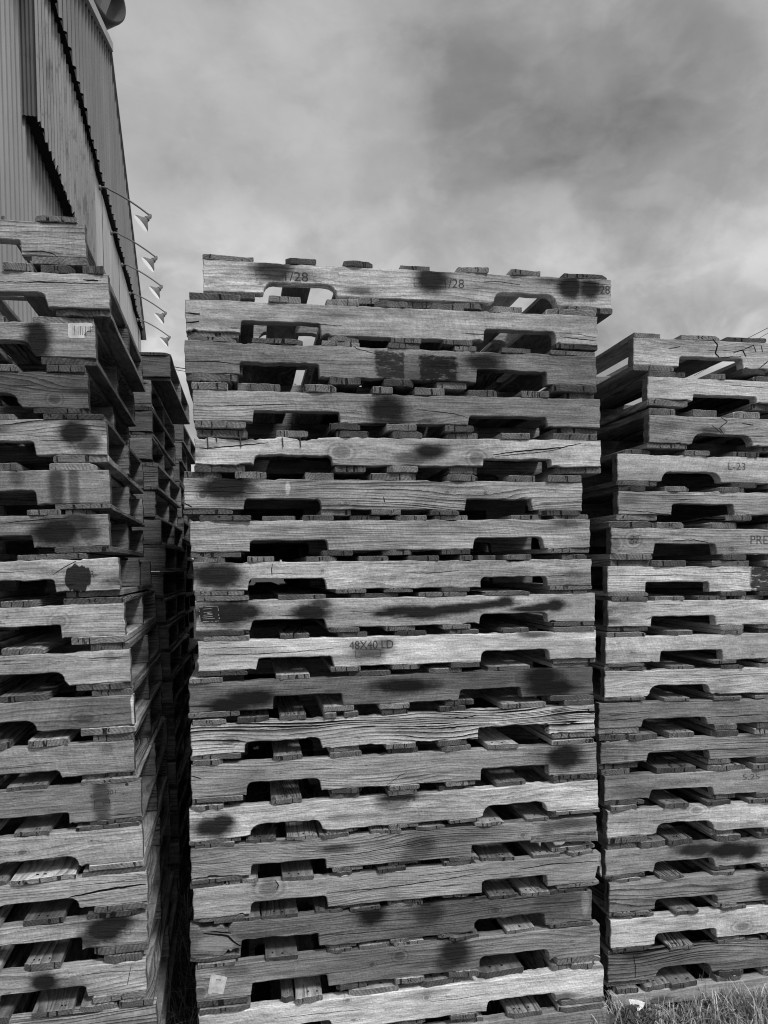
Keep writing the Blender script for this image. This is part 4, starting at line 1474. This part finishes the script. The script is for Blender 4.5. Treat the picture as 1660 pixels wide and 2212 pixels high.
def grass(name, zones, seed):
    r = random.Random(seed)
    vs, fs_, sh = [], [], []
    for x0, x1, y0, y1, n, l0, l1, lo, hi in zones:
        for _ in range(n):
            x, y = r.uniform(x0, x1), r.uniform(y0, y1)
            clump = .5 + .5 * math.sin(x * 13 + 2 * math.sin(y * 9)) * math.sin(y * 17 + x * 3)
            ln = r.uniform(l0, l1) * (.55 + .6 * clump)
            an = r.uniform(0, 6.283)
            lean = r.uniform(.15, 1.25)
            wd = r.uniform(.0013, .0030)
            dx, dy = math.cos(an), math.sin(an)
            shd = r.uniform(lo, hi) * (.6 + .6 * r.random())
            pts = []
            px, pz, ang = 0.0, -.03, .15 * lean
            seg = 5
            for k in range(seg + 1):
                pts.append((x + dx * px, y + dy * px, pz))
                px += math.sin(ang) * ln / seg
                pz += math.cos(ang) * ln / seg
                ang += lean * .42
            b = len(vs)
            tw = an + r.uniform(1.0, 2.1)
            sx, sy = math.cos(tw), math.sin(tw)
            for k, q in enumerate(pts):
                ww = wd * (1 - (k / seg) ** 2 * .92)
                vs.append((q[0] - sx * ww, q[1] - sy * ww, q[2])); vs.append((q[0] + sx * ww, q[1] + sy * ww, q[2]))
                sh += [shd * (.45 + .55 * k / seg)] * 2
            for k in range(seg):
                fs_.append((b + 2 * k, b + 2 * k + 1, b + 2 * k + 3, b + 2 * k + 2))
    me = bpy.data.meshes.new(name)
    me.from_pydata(vs, [], fs_)
    a = me.attributes.new('shade', 'FLOAT', 'POINT')
    a.data.foreach_set('value', sh)
    me.materials.append(bm_)
    me.update()
    o = bpy.data.objects.new(name, me)
    COL.objects.link(o)
    tag(o, kind='stuff')
    return o


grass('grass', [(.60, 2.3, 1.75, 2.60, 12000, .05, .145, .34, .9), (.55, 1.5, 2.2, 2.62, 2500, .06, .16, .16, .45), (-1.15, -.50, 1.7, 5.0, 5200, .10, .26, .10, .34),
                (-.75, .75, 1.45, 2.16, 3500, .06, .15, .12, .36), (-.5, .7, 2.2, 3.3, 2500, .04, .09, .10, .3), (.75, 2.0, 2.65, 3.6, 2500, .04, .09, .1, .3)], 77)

lm = plain_mat('weed_leaf', .09, .5, 60, .4)
wd_root = at_y(1345, 2185, 2.40)
weed = empty('leafy_weed', Matrix.Translation((wd_root.x, wd_root.y, -.02)))
tag(weed, 'low dark weed with lobed leaves at the left foot of the right stack', 'weed')
r = random.Random(21)
for k in range(26):
    an, rad, hh = r.uniform(0, 6.28), r.uniform(.01, .13), r.uniform(.02, .12)
    c0 = Vector((math.cos(an) * rad, math.sin(an) * rad * .6, hh))
    lf, stm = MB(), MB()
    stm.tube([(0, 0, 0), c0 * .5 + Vector((0, 0, .015)), c0], .0012, 5)
    d = Vector((math.cos(an), math.sin(an), r.uniform(-.3, .5))).normalized()
    sd = d.cross(Vector((0, 0, 1))).normalized()
    up = sd.cross(d)
    L_ = r.uniform(.025, .05)
    prof = [(0, .08), (.2, .5), (.32, .28), (.5, .62), (.62, .3), (.8, .36), (1, .03)]
    b = len(lf.v)
    for q, w_ in prof:
        dz = up * (-.25 * L_ * q * q)
        for sgn in (-1, 0, 1):
            lf.v.append(c0 + d * (L_ * q) + sd * (sgn * w_ * L_ * .6) + dz + up * (0 if sgn == 0 else .006))
    for q in range(len(prof) - 1):
        for sgn in range(2):
            lf.f.append((b + q * 3 + sgn, b + q * 3 + sgn + 1, b + q * 3 + sgn + 4, b + q * 3 + sgn + 3))
            lf.m.append(0)
    lf.build('leaf', lm, weed)
    stm.build('stem', lm, weed)


sc_pts = [(1359, 2159), (1376, 2160), (1394, 2166), (1391, 2176), (1380, 2185), (1364, 2176)]
q = [at_y(u, v, 2.455 - .0012 * (v - 2159)) for u, v in sc_pts]
m = MB()
ctr = sum(q, Vector()) / len(q) + Vector((0, -.006, .002))
for k in range(len(q)):
    m.poly([ctr, q[(k + 1) % len(q)], q[k]])
tag(m.build('torn_paper', plain_mat('dirty_paper', .85, .8, 60, .3)), 'torn scrap of white paper in the grass against the right stack', 'paper scrap')

# ------------------------------------------------------------------ sky and light
SUN_EL, SUN_AZ = R(50), R(143)          # azimuth from +Y towards +X: behind the camera, a little to the right
sd = Vector((math.sin(SUN_AZ) * math.cos(SUN_EL), math.cos(SUN_AZ) * math.cos(SUN_EL), math.sin(SUN_EL)))
ld = bpy.data.lights.new('sun', 'SUN')
ld.energy = 2.3
ld.angle = R(11)
lo_ = bpy.data.objects.new('sun', ld)
COL.objects.link(lo_)
lo_.rotation_euler = (-sd).to_track_quat('-Z', 'Y').to_euler()
lo_.location = sd * 50

wld = bpy.data.worlds.new('World')
scene.world = wld
wld.use_nodes = True
t = NT(wld.node_tree)
t.n.clear()
out = t.node('ShaderNodeOutputWorld')
bg = t.node('ShaderNodeBackground')
t.l.new(bg.outputs[0], out.inputs[0])
bg.inputs['Strength'].default_value = .1
sky = t.node('ShaderNodeTexSky', sky_type='NISHITA')
sky.sun_disc = False
sky.sun_elevation = SUN_EL
sky.sun_rotation = SUN_AZ
sky.dust_density = 4
bw = t.node('ShaderNodeRGBToBW')
t.l.new(sky.outputs[0], bw.inputs[0])
D_ = t.vmath('NORMALIZE', t.node('ShaderNodeTexCoord').outputs['Generated'])
sp = t.node('ShaderNodeSeparateXYZ')
t.put(sp.inputs[0], D_)
zc = t.mx(sp.outputs[2], 0.0)
den = t.add(zc, .22)
pc = t.node('ShaderNodeCombineXYZ')
t.put(pc.inputs[0], t.math('DIVIDE', sp.outputs[0], den))
t.put(pc.inputs[1], t.math('DIVIDE', sp.outputs[1], den))
n1 = t.noise(t.vmath('ADD', pc.outputs[0], (3.1, 7.7, 0)), 1.7, 7, .50, .12)
n2 = t.noise(t.vmath('ADD', t.scaled(pc.outputs[0], (.7, 1.2, 1)), (11.3, 1.9, 0)), .9, 4, .5, .2)
n3 = t.noise(t.vmath('ADD', D_, (1.7, 0, 2.2)), 7, 6, .58, .3)
n4 = t.noise(t.vmath('ADD', t.scaled(D_, (3.4, 3.4, 5.0)), (4.4, 2.1, 6.0)), 1, 8, .53, .15)
cl = t.add(.395, t.mul(t.sub(n1, .5), .40))
cl = t.add(cl, t.mul(t.sub(n4, .5), .40))
cl = t.add(cl, t.mul(t.sub(n2, .5), .22))
low = t.step(zc, .50, .20)
cl = t.add(cl, t.mul(low, .12))
cl = t.add(cl, t.mul(t.mul(t.sub(n3, .5), t.add(t.mul(low, .9), .3)), .75))


lob = 0.0


def lobe(u, v, power, amt):
    global lob
    d = ray(u, v).normalized()
    k = t.math('POWER', t.mx(t.vmath('DOT_PRODUCT', D_, tuple(d)), 0.0), power)
    lob = t.add(lob, t.mul(k, amt))


for u, v, pw, am in ((760, 420, 140, -.05), (900, 400, 140, -.05), (1080, 370, 110, -.06), (1300, 330, 110, -.06), (1560, 340, 110, -.06), (1150, 430, 200, -.05), (1420, 440, 200, -.05),
                     (520, 230, 60, .025), (700, 260, 200, .03), (350, 300, 90, .0), (1050, 600, 120, .05), (1600, 650, 120, .06), (330, 700, 120, .05), (1600, 80, 90, -.03), (1150, 60, 60, -.04),
                     (480, 500, 400, .07), (600, 540, 500, .06), (1140, 475, 900, .07), (1600, 520, 300, .07), (1450, 590, 400, .05), (1550, 420, 700, .06), (950, 520, 300, .03), (400, 90, 160, .01)):
    lobe(u, v, pw, am * (.62 if am < 0 else 1.0))
n5 = t.noise(t.vmath('ADD', t.scaled(D_, (6, 6, 11)), (1.4, 9.1, 2.0)), 1, 6, .55, .3)
n6 = t.noise(t.vmath('ADD', t.scaled(D_, (11, 11, 19)), (7.4, 3.3, 5.0)), 1, 7, .55, .4)
cl = t.add(cl, t.mul(lob, t.step(n5, .30, .66, .5, 1.3)))
cl = t.add(cl, t.mul(t.sub(t.step(n4, .45, .55), .5), .06))            # edges of the big masses
cl = t.add(cl, t.mul(t.sub(t.step(n6, .46, .62), .35), t.add(.035, t.mul(low, .085))))   # broken puffs low down
behind = t.step(sp.outputs[1], .1, -.75)
cl = t.mul(cl, t.add(1.0, t.mul(behind, .55)))
cl = t.mul(cl, t.step(sp.outputs[2], -.06, .0, .12, 1))
tot = t.add(t.mul(cl, 9.0), t.mul(bw.outputs[0], .12))
t.put(bg.inputs['Color'], tot)

scene.view_settings.view_transform = 'Standard'
scene.view_settings.look = 'None'
scene.view_settings.exposure = 0
scene.view_settings.gamma = 1
scene.render.engine = 'CYCLES'
scene.cycles.max_bounces = 5
scene.cycles.diffuse_bounces = 2
scene.cycles.use_denoising = True
scene.cycles.filter_width = 1.1
scene.cycles.pixel_filter_type = 'BLACKMAN_HARRIS'
bpy.context.view_layer.update()
